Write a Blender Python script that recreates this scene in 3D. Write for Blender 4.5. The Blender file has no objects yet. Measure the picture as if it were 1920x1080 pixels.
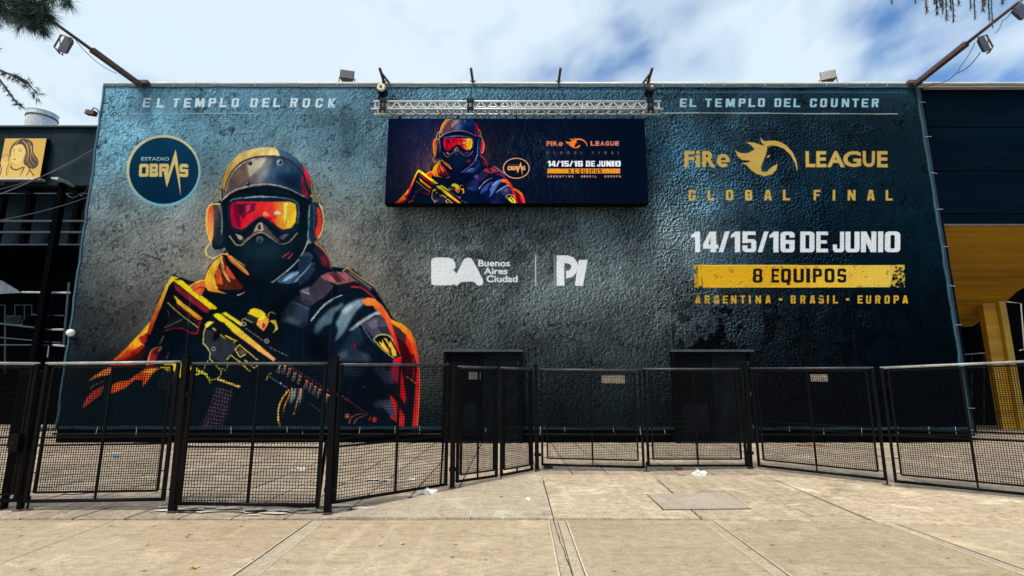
import bpy, bmesh, math, random
import numpy as np
from mathutils import Vector, Matrix

random.seed(7)
RNG = np.random.default_rng(11)
scene = bpy.context.scene
COL = scene.collection

# ------------------------------------------------------------------ camera
F = 980.0                      # focal length in photo pixels (photo 1920 wide)
PITCH = math.atan(180.0 / F)
EYE = 1.5
cam_data = bpy.data.cameras.new("camera")
cam_data.sensor_width = 36.0
cam_data.lens = F / 1920.0 * 36.0
cam_data.clip_start = 0.05
cam_data.clip_end = 2000.0
cam = bpy.data.objects.new("camera", cam_data)
COL.objects.link(cam)
cam.location = (0, 0, EYE)
cam.rotation_euler = (math.radians(90) + PITCH, 0, 0)
scene.camera = cam

# ------------------------------------------------------------------ light
SUN_EL, SUN_AZ = math.radians(58), math.radians(215)   # behind the camera, to its left, behind thin cloud
world = bpy.data.worlds.new("World")
scene.world = world
world.use_nodes = True
nt = world.node_tree
nt.nodes.clear()
def N(tree, typ, **kw):
    n = tree.nodes.new(typ)
    for k, v in kw.items():
        if k == 'ins':
            for a, b in v.items():
                n.inputs[a].default_value = b
        else:
            setattr(n, k, v)
    return n
def ramp(tree, fac, stops):
    r = N(tree, 'ShaderNodeValToRGB')
    el = r.color_ramp.elements
    while len(el) < len(stops):
        el.new(0.5)
    for e, (p, c) in zip(el, stops):
        e.position = p
        e.color = (c, c, c, 1) if isinstance(c, (int, float)) else (*c, 1)
    if fac is not None:
        tree.links.new(fac, r.inputs['Fac'])
    return r.outputs['Color']
def math_node(tree, op, a, b=None, c=None, clamp=False):
    n = N(tree, 'ShaderNodeMath', operation=op, use_clamp=clamp)
    for i, v in enumerate((a, b, c)):
        if v is None: continue
        if isinstance(v, (int, float)): n.inputs[i].default_value = v
        else: tree.links.new(v, n.inputs[i])
    return n.outputs[0]
def mix_rgb(tree, fac, a, b, mode='MIX'):
    n = N(tree, 'ShaderNodeMix', data_type='RGBA', blend_type=mode)
    for s, v in ((n.inputs[0], fac), (n.inputs[6], a), (n.inputs[7], b)):
        if isinstance(v, (int, float)): s.default_value = v
        elif isinstance(v, tuple): s.default_value = (*v, 1) if len(v) == 3 else v
        else: tree.links.new(v, s)
    return n.outputs[2]

tc = N(nt, 'ShaderNodeTexCoord')
sep = N(nt, 'ShaderNodeSeparateXYZ')
nt.links.new(tc.outputs['Generated'], sep.inputs[0])
zc = math_node(nt, 'ADD', math_node(nt, 'MAXIMUM', sep.outputs[2], 0.0), 0.16)
cmb = N(nt, 'ShaderNodeCombineXYZ')
nt.links.new(math_node(nt, 'DIVIDE', sep.outputs[0], zc), cmb.inputs[0])
nt.links.new(math_node(nt, 'DIVIDE', sep.outputs[1], zc), cmb.inputs[1])
mp = N(nt, 'ShaderNodeMapping')
mp.inputs['Rotation'].default_value = (0, 0, 0.5)
mp.inputs['Scale'].default_value = (1.25, 0.85, 1)
mp.inputs['Location'].default_value = (3.1, 1.7, 0)
nt.links.new(cmb.outputs[0], mp.inputs[0])
n1 = N(nt, 'ShaderNodeTexNoise', ins={'Scale': 1.7, 'Detail': 5.0, 'Roughness': 0.52, 'Distortion': 0.35})
nt.links.new(mp.outputs[0], n1.inputs['Vector'])
n2 = N(nt, 'ShaderNodeTexNoise', ins={'Scale': 0.9, 'Detail': 5.0, 'Roughness': 0.5})
nt.links.new(cmb.outputs[0], n2.inputs['Vector'])
# the cloud deck thins out towards the right-hand side of the view
thin = math_node(nt, 'MULTIPLY', sep.outputs[0], 0.21)
n3 = N(nt, 'ShaderNodeTexNoise', ins={'Scale': 5.2, 'Detail': 4.0, 'Roughness': 0.5, 'Distortion': 0.2})
nt.links.new(mp.outputs[0], n3.inputs['Vector'])
fine = math_node(nt, 'MULTIPLY', math_node(nt, 'SUBTRACT', n3.outputs['Fac'], 0.5), 0.24)
cov = math_node(nt, 'ADD', math_node(nt, 'SUBTRACT', n1.outputs['Fac'], thin), fine)
cloud = ramp(nt, cov, [(0.27, 0.0), (0.40, 0.70), (0.50, 1.0)])
sky = N(nt, 'ShaderNodeTexSky', sky_type='NISHITA', sun_disc=False, sun_elevation=SUN_EL, sun_rotation=SUN_AZ,
        air_density=1.0, dust_density=1.0, ozone_density=2.0)
skys = mix_rgb(nt, 1.0, sky.outputs[0], (0.10, 0.143, 0.172), 'MULTIPLY')
cloud_col = mix_rgb(nt, n2.outputs['Fac'], (0.74, 0.83, 0.90), (0.56, 0.72, 0.85))
skyc = mix_rgb(nt, cloud, skys, cloud_col)
bg = N(nt, 'ShaderNodeBackground')
bg.inputs['Strength'].default_value = 1.0
nt.links.new(skyc, bg.inputs[0])
wo = N(nt, 'ShaderNodeOutputWorld')
nt.links.new(bg.outputs[0], wo.inputs[0])

sun_data = bpy.data.lights.new("sun", 'SUN')
sun_data.energy = 3.2
sun_data.angle = math.radians(18)
sun_data.color = (1.0, 0.91, 0.78)
sun = bpy.data.objects.new("sun", sun_data)
COL.objects.link(sun)
sd = Vector((math.sin(SUN_AZ) * math.cos(SUN_EL), math.cos(SUN_AZ) * math.cos(SUN_EL), math.sin(SUN_EL)))
sun.rotation_euler = sd.to_track_quat('Z', 'Y').to_euler()
sun.location = (0, 0, 30)

scene.view_settings.view_transform = 'Standard'
scene.view_settings.look = 'None'
scene.view_settings.gamma = 1
scene.view_settings.use_curve_mapping = False
scene.view_settings.exposure = 0.2

# ------------------------------------------------------------------ surveying helpers
CP, SP = math.cos(PITCH), math.sin(PITCH)
def ray(px, py):
    a, b = (px - 960) / F, (540 - py) / F
    return (a, CP - b * SP, SP + b * CP)
def onY(px, py, Y):
    d = ray(px, py); s = Y / d[1]
    return Vector((d[0] * s, Y, EYE + d[2] * s))
def onG(px, py, z=0.0):
    d = ray(px, py); s = (z - EYE) / d[2]
    return Vector((d[0] * s, d[1] * s, z))
def proj(x, y, z):
    zz = z - EYE
    dep = y * CP + zz * SP
    up = -y * SP + zz * CP
    return 960 + F * x / dep, 540 - F * up / dep

# ------------------------------------------------------------------ object helpers
def tag(o, label=None, cat=None, group=None, kind=None):
    if label: o['label'] = label
    if cat: o['category'] = cat
    if group: o['group'] = group
    if kind: o['kind'] = kind
    return o
def empty(name, loc, label, cat, group=None, rz=0):
    o = bpy.data.objects.new(name, None)
    COL.objects.link(o)
    o.location = loc
    o.rotation_euler = (0, 0, rz)
    o.empty_display_size = 0.1
    return tag(o, label, cat, group)
class MB:
    def __init__(s):
        s.v = []; s.f = []
    def quad(s, a, b, c, d):
        i = len(s.v); s.v += [tuple(a), tuple(b), tuple(c), tuple(d)]; s.f.append((i, i+1, i+2, i+3)); return s
    def tri(s, a, b, c):
        i = len(s.v); s.v += [tuple(a), tuple(b), tuple(c)]; s.f.append((i, i+1, i+2)); return s
    def box(s, x0, y0, z0, x1, y1, z1):
        i = len(s.v)
        s.v += [(x0,y0,z0),(x1,y0,z0),(x1,y1,z0),(x0,y1,z0),(x0,y0,z1),(x1,y0,z1),(x1,y1,z1),(x0,y1,z1)]
        s.f += [(i,i+3,i+2,i+1),(i+4,i+5,i+6,i+7),(i,i+1,i+5,i+4),(i+1,i+2,i+6,i+5),(i+2,i+3,i+7,i+6),(i+3,i,i+4,i+7)]
        return s
    def obox(s, c, ax, ay, az):
        """box at centre c with three half-axis vectors"""
        c = Vector(c); ax = Vector(ax); ay = Vector(ay); az = Vector(az)
        i = len(s.v)
        for sz in (-1, 1):
            for sx, sy in ((-1,-1),(1,-1),(1,1),(-1,1)):
                s.v.append(tuple(c + ax*sx + ay*sy + az*sz))
        s.f += [(i,i+3,i+2,i+1),(i+4,i+5,i+6,i+7),(i,i+1,i+5,i+4),(i+1,i+2,i+6,i+5),(i+2,i+3,i+7,i+6),(i+3,i,i+4,i+7)]
        return s
    def beam(s, a, b, w, h, up=(0,0,1)):
        a = Vector(a); b = Vector(b); d = b - a
        u = Vector(up)
        sd_ = d.cross(u)
        if sd_.length < 1e-6: sd_ = d.cross(Vector((0,1,0)))
        sd_.normalize(); uu = sd_.cross(d).normalized()
        return s.obox((a+b)/2, d/2, sd_*w/2, uu*h/2)
    def tube(s, pts, r, n=8, cap=True):
        pts = [Vector(p) for p in pts]
        rs = r if isinstance(r, (list, tuple)) else [r]*len(pts)
        base = len(s.v); prev = None
        for k, p in enumerate(pts):
            t = (pts[min(k+1, len(pts)-1)] - pts[max(k-1, 0)]).normalized()
            ref = prev if prev is not None else (Vector((0,0,1)) if abs(t.z) < 0.9 else Vector((0,1,0)))
            sx = t.cross(ref)
            if sx.length < 1e-5: sx = t.cross(Vector((1,0,0)))
            sx.normalize(); sy = sx.cross(t).normalized(); prev = sy
            for j in range(n):
                a = 2*math.pi*(j+0.5)/n
                s.v.append(tuple(p + sx*math.cos(a)*rs[k] + sy*math.sin(a)*rs[k]))
        for k in range(len(pts)-1):
            for j in range(n):
                a = base + k*n + j; b = base + k*n + (j+1) % n
                s.f.append((a, b, b+n, a+n))
        if cap:
            s.f.append(tuple(base + j for j in reversed(range(n))))
            s.f.append(tuple(base + (len(pts)-1)*n + j for j in range(n)))
        return s
    def prism(s, poly, vec):
        """polygon (list of 3d pts) extruded by vec"""
        i = len(s.v); n = len(poly); vec = Vector(vec)
        s.v += [tuple(p) for p in poly] + [tuple(Vector(p)+vec) for p in poly]
        s.f.append(tuple(range(i, i+n))); s.f.append(tuple(reversed(range(i+n, i+2*n))))
        for k in range(n):
            a = i+k; b = i+(k+1) % n
            s.f.append((a, a+n, b+n, b))
        return s
    def build(s, name, mat, parent=None, smooth=False, bevel=0, label=None, kind=None, origin=None):
        me = bpy.data.meshes.new(name)
        vv = s.v
        if origin is not None:
            ox, oy, oz = origin
            vv = [(x-ox, y-oy, z-oz) for x, y, z in s.v]
        me.from_pydata(vv, [], s.f)
        bm = bmesh.new(); bm.from_mesh(me)
        bmesh.ops.recalc_face_normals(bm, faces=bm.faces)
        bm.to_mesh(me); bm.free()
        me.materials.append(mat)
        if smooth:
            me.polygons.foreach_set('use_smooth', [True]*len(me.polygons))
        o = bpy.data.objects.new(name, me)
        COL.objects.link(o)
        if origin is not None: o.location = origin
        if parent is not None:
            o.parent = parent
            o.matrix_parent_inverse = Matrix.Identity(4)
            if origin is None:
                pass
        if bevel:
            b = o.modifiers.new('bevel', 'BEVEL'); b.width = bevel; b.segments = 2; b.limit_method = 'ANGLE'
        return tag(o, label, None, None, kind)
def part(mb, name, mat, parent, **kw):
    """vertices of mb are world coordinates; make them local to the parent's base"""
    loc = parent.location
    mb.v = [(x-loc[0], y-loc[1], z-loc[2]) for x, y, z in mb.v]
    return mb.build(name, mat, parent, **kw)
def copy_tree(o, parent=None):
    c = o.copy(); COL.objects.link(c)
    if parent is not None: c.parent = parent
    for ch in o.children: copy_tree(ch, c)
    return c

# ------------------------------------------------------------------ materials
def mat_basic(name, color, rough=0.6, metal=0.0, var=0.25, scale=6.0, bump=0.0, bscale=60.0, dirt=None, spec=0.5, stretch=(1,1,1)):
    m = bpy.data.materials.new(name); m.use_nodes = True
    t = m.node_tree; b = t.nodes['Principled BSDF']
    co = N(t, 'ShaderNodeTexCoord'); mpn = N(t, 'ShaderNodeMapping'); mpn.inputs['Scale'].default_value = stretch
    t.links.new(co.outputs['Object'], mpn.inputs[0])
    n = N(t, 'ShaderNodeTexNoise', ins={'Scale': scale, 'Detail': 6.0, 'Roughness': 0.6})
    t.links.new(mpn.outputs[0], n.inputs['Vector'])
    lo = tuple(c*(1-var) for c in color); hi = tuple(min(1, c*(1+var)) for c in color)
    c = ramp(t, n.outputs['Fac'], [(0.3, lo), (0.7, hi)])
    if dirt:
        nd = N(t, 'ShaderNodeTexNoise', ins={'Scale': scale*0.35, 'Detail': 8.0, 'Roughness': 0.7})
        t.links.new(mpn.outputs[0], nd.inputs['Vector'])
        c = mix_rgb(t, ramp(t, nd.outputs['Fac'], [(0.5, 0.0), (0.68, 0.85)]), c, dirt)
    t.links.new(c, b.inputs['Base Color'])
    b.inputs['Roughness'].default_value = rough
    b.inputs['Metallic'].default_value = metal
    b.inputs['Specular IOR Level'].default_value = spec
    if bump:
        nb = N(t, 'ShaderNodeTexNoise', ins={'Scale': bscale, 'Detail': 4.0, 'Roughness': 0.6})
        t.links.new(mpn.outputs[0], nb.inputs['Vector'])
        bp = N(t, 'ShaderNodeBump', ins={'Strength': bump, 'Distance': 0.02})
        t.links.new(nb.outputs['Fac'], bp.inputs['Height'])
        t.links.new(bp.outputs[0], b.inputs['Normal'])
    return m
M = {}
M['black_paint'] = mat_basic('black_paint', (0.0022, 0.0022, 0.0026), rough=0.42, var=0.5, scale=14, bump=0.15, bscale=90, dirt=(0.006, 0.004, 0.003), spec=0.10)
M['rail_sheen'] = mat_basic('rail_top_sheen', (0.33, 0.34, 0.33), rough=0.4, metal=0.2, var=0.35, scale=9, dirt=(0.2, 0.19, 0.18))  # bright reflection along the black rail, put into a pale base colour
M['wire'] = mat_basic('wire', (0.002, 0.002, 0.002), rough=0.6, var=0.4, spec=0.05)
M['aluminium'] = mat_basic('aluminium', (0.60, 0.60, 0.57), rough=0.4, metal=0.2, var=0.12, scale=5)
M['dark_metal'] = mat_basic('dark_metal', (0.006, 0.007, 0.009), rough=0.5, var=0.5, spec=0.15)
M['rust'] = mat_basic('rust_metal', (0.12, 0.075, 0.06), rough=0.75, var=0.35, scale=12, bump=0.3, dirt=(0.05, 0.03, 0.03))
M['lampgrey'] = mat_basic('lamp_grey', (0.02, 0.02, 0.022), rough=0.5, var=0.3)
M['lampglass'] = mat_basic('lamp_glass', (0.06, 0.06, 0.07), rough=0.3, var=0.4, scale=25)
M['cream'] = mat_basic('cream_dial', (0.75, 0.7, 0.5), rough=0.4, var=0.15)
M['roof_metal'] = mat_basic('roof_flashing', (0.66, 0.63, 0.56), rough=0.45, metal=0.0, var=0.25, scale=4, stretch=(0.4, 4, 4))
M['navy_wall'] = mat_basic('navy_cladding', (0.0006, 0.005, 0.012), rough=0.8, var=0.35, scale=1.2, stretch=(0.35, 1, 5), bump=0.1, dirt=(0.001, 0.008, 0.016), spec=0.02)
M['dark_wall'] = mat_basic('dark_wall', (0.012, 0.024, 0.034), rough=0.8, var=0.4, scale=1.1, bump=0.2, dirt=(0.020, 0.034, 0.044), spec=0.08)
M['void_wall'] = mat_basic('black_wall', (0.0012, 0.0018, 0.003), rough=0.9, var=0.4, scale=1.5, spec=0.02)
M['yellow_paint'] = mat_basic('yellow_paint', (0.68, 0.33, 0.007), rough=0.6, var=0.16, scale=1.0, stretch=(0.25, 7, 7), bump=0.35, bscale=14, dirt=(0.34, 0.165, 0.01))
M['yellow_bright'] = mat_basic('yellow_edge', (0.60, 0.35, 0.02), rough=0.5, var=0.15, scale=3)
M['white_line'] = mat_basic('pale_metal', (0.42, 0.44, 0.45), rough=0.5, var=0.3, scale=5)
M['mid_line'] = mat_basic('grey_metal', (0.035, 0.045, 0.055), rough=0.5, var=0.3, scale=5)
M['tank'] = mat_basic('tank_white', (0.62, 0.66, 0.68), rough=0.4, metal=0.2, var=0.25, scale=3, dirt=(0.4, 0.36, 0.33))
M['door_pale'] = mat_basic('door_leaf_dull', (0.004, 0.007, 0.010), rough=0.6, var=0.6, scale=2.5, spec=0.05, dirt=(0.010, 0.013, 0.016))
M['globe'] = mat_basic('white_globe', (0.85, 0.85, 0.85), rough=0.3, var=0.04)
M['plate'] = mat_basic('cream_plate', (0.72, 0.62, 0.45), rough=0.5, var=0.2, scale=22, dirt=(0.4, 0.3, 0.2))
M['cable'] = mat_basic('cable', (0.055, 0.06, 0.065), rough=0.6, var=0.2)
M['cord_pale'] = mat_basic('pale_cord', (0.5, 0.55, 0.58), rough=0.7, var=0.2)
M['door'] = mat_basic('black_door', (0.0015, 0.0025, 0.004), rough=0.6, var=0.4, scale=3, spec=0.05)
M['litter_white'] = mat_basic('litter_white', (0.8, 0.79, 0.76), rough=0.6, var=0.12, scale=20)
M['litter_brown'] = mat_basic('litter_brown', (0.22, 0.10, 0.04), rough=0.8, var=0.4, scale=20)
M['litter_cyan'] = mat_basic('litter_cyan', (0.08, 0.42, 0.62), rough=0.5, var=0.2, scale=20)
M['litter_pink'] = mat_basic('litter_red', (0.5, 0.12, 0.10), rough=0.6, var=0.3, scale=20)
M['leaf_dry'] = mat_basic('dry_leaf', (0.62, 0.42, 0.12), rough=0.7, var=0.35, scale=30)
M['bark'] = mat_basic('bark', (0.07, 0.05, 0.04), rough=0.9, var=0.4, scale=8, bump=0.8, bscale=20)
M['needle'] = mat_basic('needles', (0.035, 0.075, 0.062), rough=0.6, var=0.5, scale=5)
M['needle_dry'] = mat_basic('dry_needles', (0.07, 0.042, 0.036), rough=0.8, var=0.5, scale=5)

def mat_concrete(name, base, warm, streak=0.5, seed=0.0, blotch=0.5, speck=True, rough=0.85, brush=0.0):
    m = bpy.data.materials.new(name); m.use_nodes = True
    t = m.node_tree; b = t.nodes['Principled BSDF']
    co = N(t, 'ShaderNodeNewGeometry')
    oi = N(t, 'ShaderNodeObjectInfo')
    mpn = N(t, 'ShaderNodeMapping'); mpn.inputs['Location'].default_value = (seed, seed*0.7, 0)
    t.links.new(co.outputs['Position'], mpn.inputs[0])
    def nz(scale, det=6, rg=0.6, st=(1,1,1), rot=0.0, dist=0.0):
        mm = N(t, 'ShaderNodeMapping'); mm.inputs['Scale'].default_value = st; mm.inputs['Rotation'].default_value = (0,0,rot)
        t.links.new(mpn.outputs[0], mm.inputs[0])
        x = N(t, 'ShaderNodeTexNoise', ins={'Scale': scale, 'Detail': det, 'Roughness': rg, 'Distortion': dist})
        t.links.new(mm.outputs[0], x.inputs['Vector']); return x.outputs['Fac']
    c = mix_rgb(t, ramp(t, nz(0.45, 8, 0.62), [(0.32, 0.0), (0.68, 1.0)]), base, warm)
    # lighter scuffs and darker damp patches
    c = mix_rgb(t, ramp(t, nz(1.3, 10, 0.72, dist=0.6), [(0.54, 0.0), (0.66, blotch)]), c, tuple(min(0.75, x*1.55) for x in base))
    c = mix_rgb(t, ramp(t, nz(0.8, 9, 0.68, dist=0.4, rot=1.0), [(0.56, 0.0), (0.70, blotch)]), c, tuple(x*0.55 for x in warm))
    # long tyre / broom streaks
    c = mix_rgb(t, ramp(t, nz(3.0, 5, 0.6, st=(0.25, 2.4, 1), rot=0.06), [(0.5, 0.0), (0.72, streak)]), c, tuple(x*0.66 for x in warm))
    c = mix_rgb(t, ramp(t, nz(2.2, 6, 0.6, st=(2.6, 0.22, 1), rot=-0.2), [(0.52, 0.0), (0.70, streak*0.8)]), c, tuple(min(0.7, x*1.35) for x in base))
    # mid-size mottling where the surface has worn
    c = mix_rgb(t, min(1.0, blotch*1.1), c, mix_rgb(t, 1.0, c, ramp(t, nz(9, 8, 0.78, dist=0.5, st=(1, 1.6, 1)), [(0.34, 0.55), (0.5, 1.0), (0.64, 1.35)]), 'MULTIPLY'))
    # fine grain
    c = mix_rgb(t, 0.55, c, mix_rgb(t, 1.0, c, ramp(t, nz(55, 4, 0.75), [(0.25, 0.25), (0.75, 1.8)]), 'MULTIPLY'))
    if speck:      # flattened gum spots
        v = N(t, 'ShaderNodeTexVoronoi', voronoi_dimensions='2D', ins={'Scale': 3.0, 'Randomness': 1.0})
        t.links.new(mpn.outputs[0], v.inputs['Vector'])
        sepc = N(t, 'ShaderNodeSeparateColor'); t.links.new(v.outputs['Color'], sepc.inputs[0])
        g = math_node(t, 'LESS_THAN', sepc.outputs[0], 0.6)
        rad = math_node(t, 'MULTIPLY', sepc.outputs[1], 0.075)
        sp = math_node(t, 'LESS_THAN', v.outputs['Distance'], rad)
        c = mix_rgb(t, math_node(t, 'MULTIPLY', math_node(t, 'MULTIPLY', g, sp), 0.7), c, (0.06, 0.055, 0.05))
    # each slab a slightly different pour
    tone = math_node(t, 'ADD', math_node(t, 'MULTIPLY', oi.outputs['Random'], 0.22), 0.89)
    c = mix_rgb(t, 1.0, c, tone, 'MULTIPLY')
    t.links.new(c, b.inputs['Base Color'])
    b.inputs['Roughness'].default_value = rough
    bp = N(t, 'ShaderNodeBump', ins={'Strength': 0.55, 'Distance': 0.012})
    h = math_node(t, 'ADD', nz(38, 6, 0.7), math_node(t, 'MULTIPLY', nz(5, 5, 0.6), 1.2))
    if brush:
        wv = N(t, 'ShaderNodeTexWave', wave_type='BANDS', bands_direction='X', ins={'Scale': 9.0, 'Distortion': 2.0, 'Detail': 2.0, 'Detail Scale': 1.5})
        t.links.new(mpn.outputs[0], wv.inputs['Vector'])
        h = math_node(t, 'ADD', h, math_node(t, 'MULTIPLY', wv.outputs['Fac'], brush))
    t.links.new(h, bp.inputs['Height'])
    t.links.new(bp.outputs[0], b.inputs['Normal'])
    return m
M['slab'] = mat_concrete('sidewalk_concrete', (0.455, 0.365, 0.24), (0.39, 0.29, 0.18), streak=0.45, blotch=0.5)
M['apron'] = mat_concrete('apron_concrete', (0.56, 0.465, 0.335), (0.48, 0.385, 0.27), streak=0.45, seed=5.0, blotch=0.6, brush=0.5)
M['apron_plain'] = mat_concrete('worn_apron', (0.53, 0.43, 0.295), (0.44, 0.335, 0.22), streak=0.6, seed=7.0, blotch=0.8)
M['lip'] = mat_concrete('trowelled_lip_highlight', (0.60, 0.51, 0.38), (0.5, 0.42, 0.3), streak=0.1, seed=8.0, blotch=0.2, speck=False)  # trowelled edge, coloured paler to carry its highlight line
M['splash'] = mat_concrete('lime_splash', (0.68, 0.64, 0.56), (0.55, 0.49, 0.4), streak=0.2, seed=12.0, blotch=0.5, speck=False)
M['cover'] = mat_concrete('cover_concrete', (0.49, 0.41, 0.32), (0.43, 0.355, 0.27), streak=0.4, seed=15.0, blotch=0.35, speck=False)
M['rail_faint_sheen'] = mat_basic('rail_top_faint_sheen', (0.045, 0.05, 0.05), rough=0.4, var=0.4, scale=9, spec=0.4)  # grey base colour stands in for the thin highlight on a black rail
M['band'] = mat_concrete('joint_band_concrete', (0.48, 0.40, 0.285), (0.41, 0.32, 0.22), streak=0.3, seed=9.0, blotch=0.4, speck=False)
M['tile'] = mat_concrete('courtyard_tile', (0.42, 0.34, 0.25), (0.35, 0.275, 0.20), streak=0.8, seed=2.0, blotch=0.9)
M['joint'] = mat_concrete('joint_dirt', (0.06, 0.035, 0.022), (0.04, 0.025, 0.018), streak=0.2, seed=3.0, speck=False)
M['ground_base'] = mat_concrete('ground_base', (0.12, 0.10, 0.08), (0.10, 0.085, 0.065), streak=0.2, seed=4.0, speck=False)
# ------------------------------------------------------------------ flat print: a small painter for posters and screens
def s2l(a):
    a = np.asarray(a, dtype=np.float32)
    return np.where(a <= 0.04045, a/12.92, ((a+0.055)/1.055)**2.4)
def catmull(pts, closed=True, sub=5):
    n = len(pts); out = []
    P = np.array(pts, dtype=float)
    rng = range(n) if closed else range(n-1)
    for i in rng:
        p0, p1, p2, p3 = (P[(i-1) % n], P[i], P[(i+1) % n], P[(i+2) % n]) if closed else (P[max(i-1,0)], P[i], P[i+1], P[min(i+2,n-1)])
        for k in range(sub):
            t = k/sub
            out.append(0.5*((2*p1)+(-p0+p2)*t+(2*p0-5*p1+4*p2-p3)*t*t+(-p0+3*p1-3*p2+p3)*t**3))
    if not closed: out.append(P[-1])
    return np.array(out)
def poly_mask(P, W, H, pad=0):
    x0 = max(0, int(P[:,0].min())-pad-1); x1 = min(W, int(P[:,0].max())+pad+2)
    y0 = max(0, int(P[:,1].min())-pad-1); y1 = min(H, int(P[:,1].max())+pad+2)
    if x1 <= x0 or y1 <= y0: return None
    ys = np.arange(y0, y1)+0.5
    m = np.zeros((y1-y0, x1-x0), dtype=bool)
    n = len(P)
    rows = [[] for _ in range(len(ys))]
    for i in range(n):
        ax, ay = P[i]; bx, by = P[(i+1) % n]
        if ay == by: continue
        lo, hi = (ay, by) if ay < by else (by, ay)
        j0 = max(0, int(math.ceil(lo-0.5-y0))); j1 = min(len(ys)-1, int(math.ceil(hi-0.5-y0))-1)
        for j in range(j0, j1+1):
            rows[j].append(ax+(ys[j]-ay)*(bx-ax)/(by-ay))
    for j, r in enumerate(rows):
        if len(r) < 2: continue
        r.sort()
        for k in range(0, len(r)-1, 2):
            a = max(0, int(math.ceil(r[k]-0.5-x0))); b = min(x1-x0, int(math.ceil(r[k+1]-0.5-x0)))
            if b > a: m[j, a:b] = True
    return m, x0, y0, x1, y1
def blur(a, r):
    r = int(max(1, round(r)))
    for _ in range(3):
        for ax in (0, 1):
            p = np.pad(a, [(r+1, r) if k == ax else (0, 0) for k in (0, 1)], mode='edge')
            c = np.cumsum(p, axis=ax, dtype=np.float64)
            n = a.shape[ax]
            hi = np.take(c, np.arange(n)+2*r+1, axis=ax); lo = np.take(c, np.arange(n), axis=ax)
            a = ((hi-lo)/(2*r+1)).astype(np.float32)
    return a
class Paint:
    def __init__(s, W, H, fmap, scale):
        s.W, s.H, s.fmap, s.scale = W, H, fmap, scale   # fmap: Nx2 photo px -> Nx2 texture px (y down)
        s.rgb = np.zeros((H, W, 3), np.float32); s.cov = np.zeros((H, W), np.float32)
        s.xf = None; s.wear = None
    def _map(s, pts):
        P = np.array(pts, dtype=float)
        if s.xf is not None: P = s.xf(P)
        return s.fmap(P)
    def fill(s, pts, c, c2=None, g=None, smooth=False, soft=0.0, alpha=1.0, wear=0.0, cov=True):
        if smooth: pts = catmull(pts)
        Q = s._map(pts)
        k = s.scale*(s.xs if s.xf is not None else 1.0)
        pad = int(soft*k*3)+1 if soft else 0
        r = poly_mask(Q, s.W, s.H, pad)
        if r is None: return
        m, x0, y0, x1, y1 = r
        m = m.astype(np.float32)
        if soft: m = blur(m, soft*k)
        m = m*alpha
        if wear and s.wear is not None:
            m = m*np.clip((s.wear[y0:y1, x0:x1]-wear)*9+0.5, 0, 1)
        col = np.array(c, np.float32)/255
        if c2 is not None:
            ga, gb = s._map([g[0], g[1]])
            d = gb-ga; L = (d**2).sum()+1e-6
            X, Y = np.meshgrid(np.arange(x0, x1)-ga[0], np.arange(y0, y1)-ga[1])
            t = np.clip((X*d[0]+Y*d[1])/L, 0, 1)[..., None].astype(np.float32)
            col = col*(1-t)+np.array(c2, np.float32)/255*t
        R = s.rgb[y0:y1, x0:x1]
        R += (col-R)*m[..., None]
        if cov:
            Cv = s.cov[y0:y1, x0:x1]; np.maximum(Cv, m, out=Cv)
    def line(s, pts, w, c, w2=None, smooth=True, **kw):
        P = catmull(pts, closed=False, sub=6) if smooth and len(pts) > 2 else np.array(pts, float)
        n = len(P); T = np.gradient(P, axis=0); T /= (np.linalg.norm(T, axis=1)[:, None]+1e-9)
        Nn = np.stack([-T[:,1], T[:,0]], 1)
        ww = np.linspace(w, w if w2 is None else w2, n)[:, None]/2
        s.fill(np.concatenate([P+Nn*ww, (P-Nn*ww)[::-1]]), c, **kw)
    def disc(s, c, r, col, ry=None, **kw):
        a = np.linspace(0, 2*math.pi, 40, endpoint=False)
        s.fill(np.stack([c[0]+r*np.cos(a), c[1]+(ry or r)*np.sin(a)], 1), col, **kw)

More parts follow.
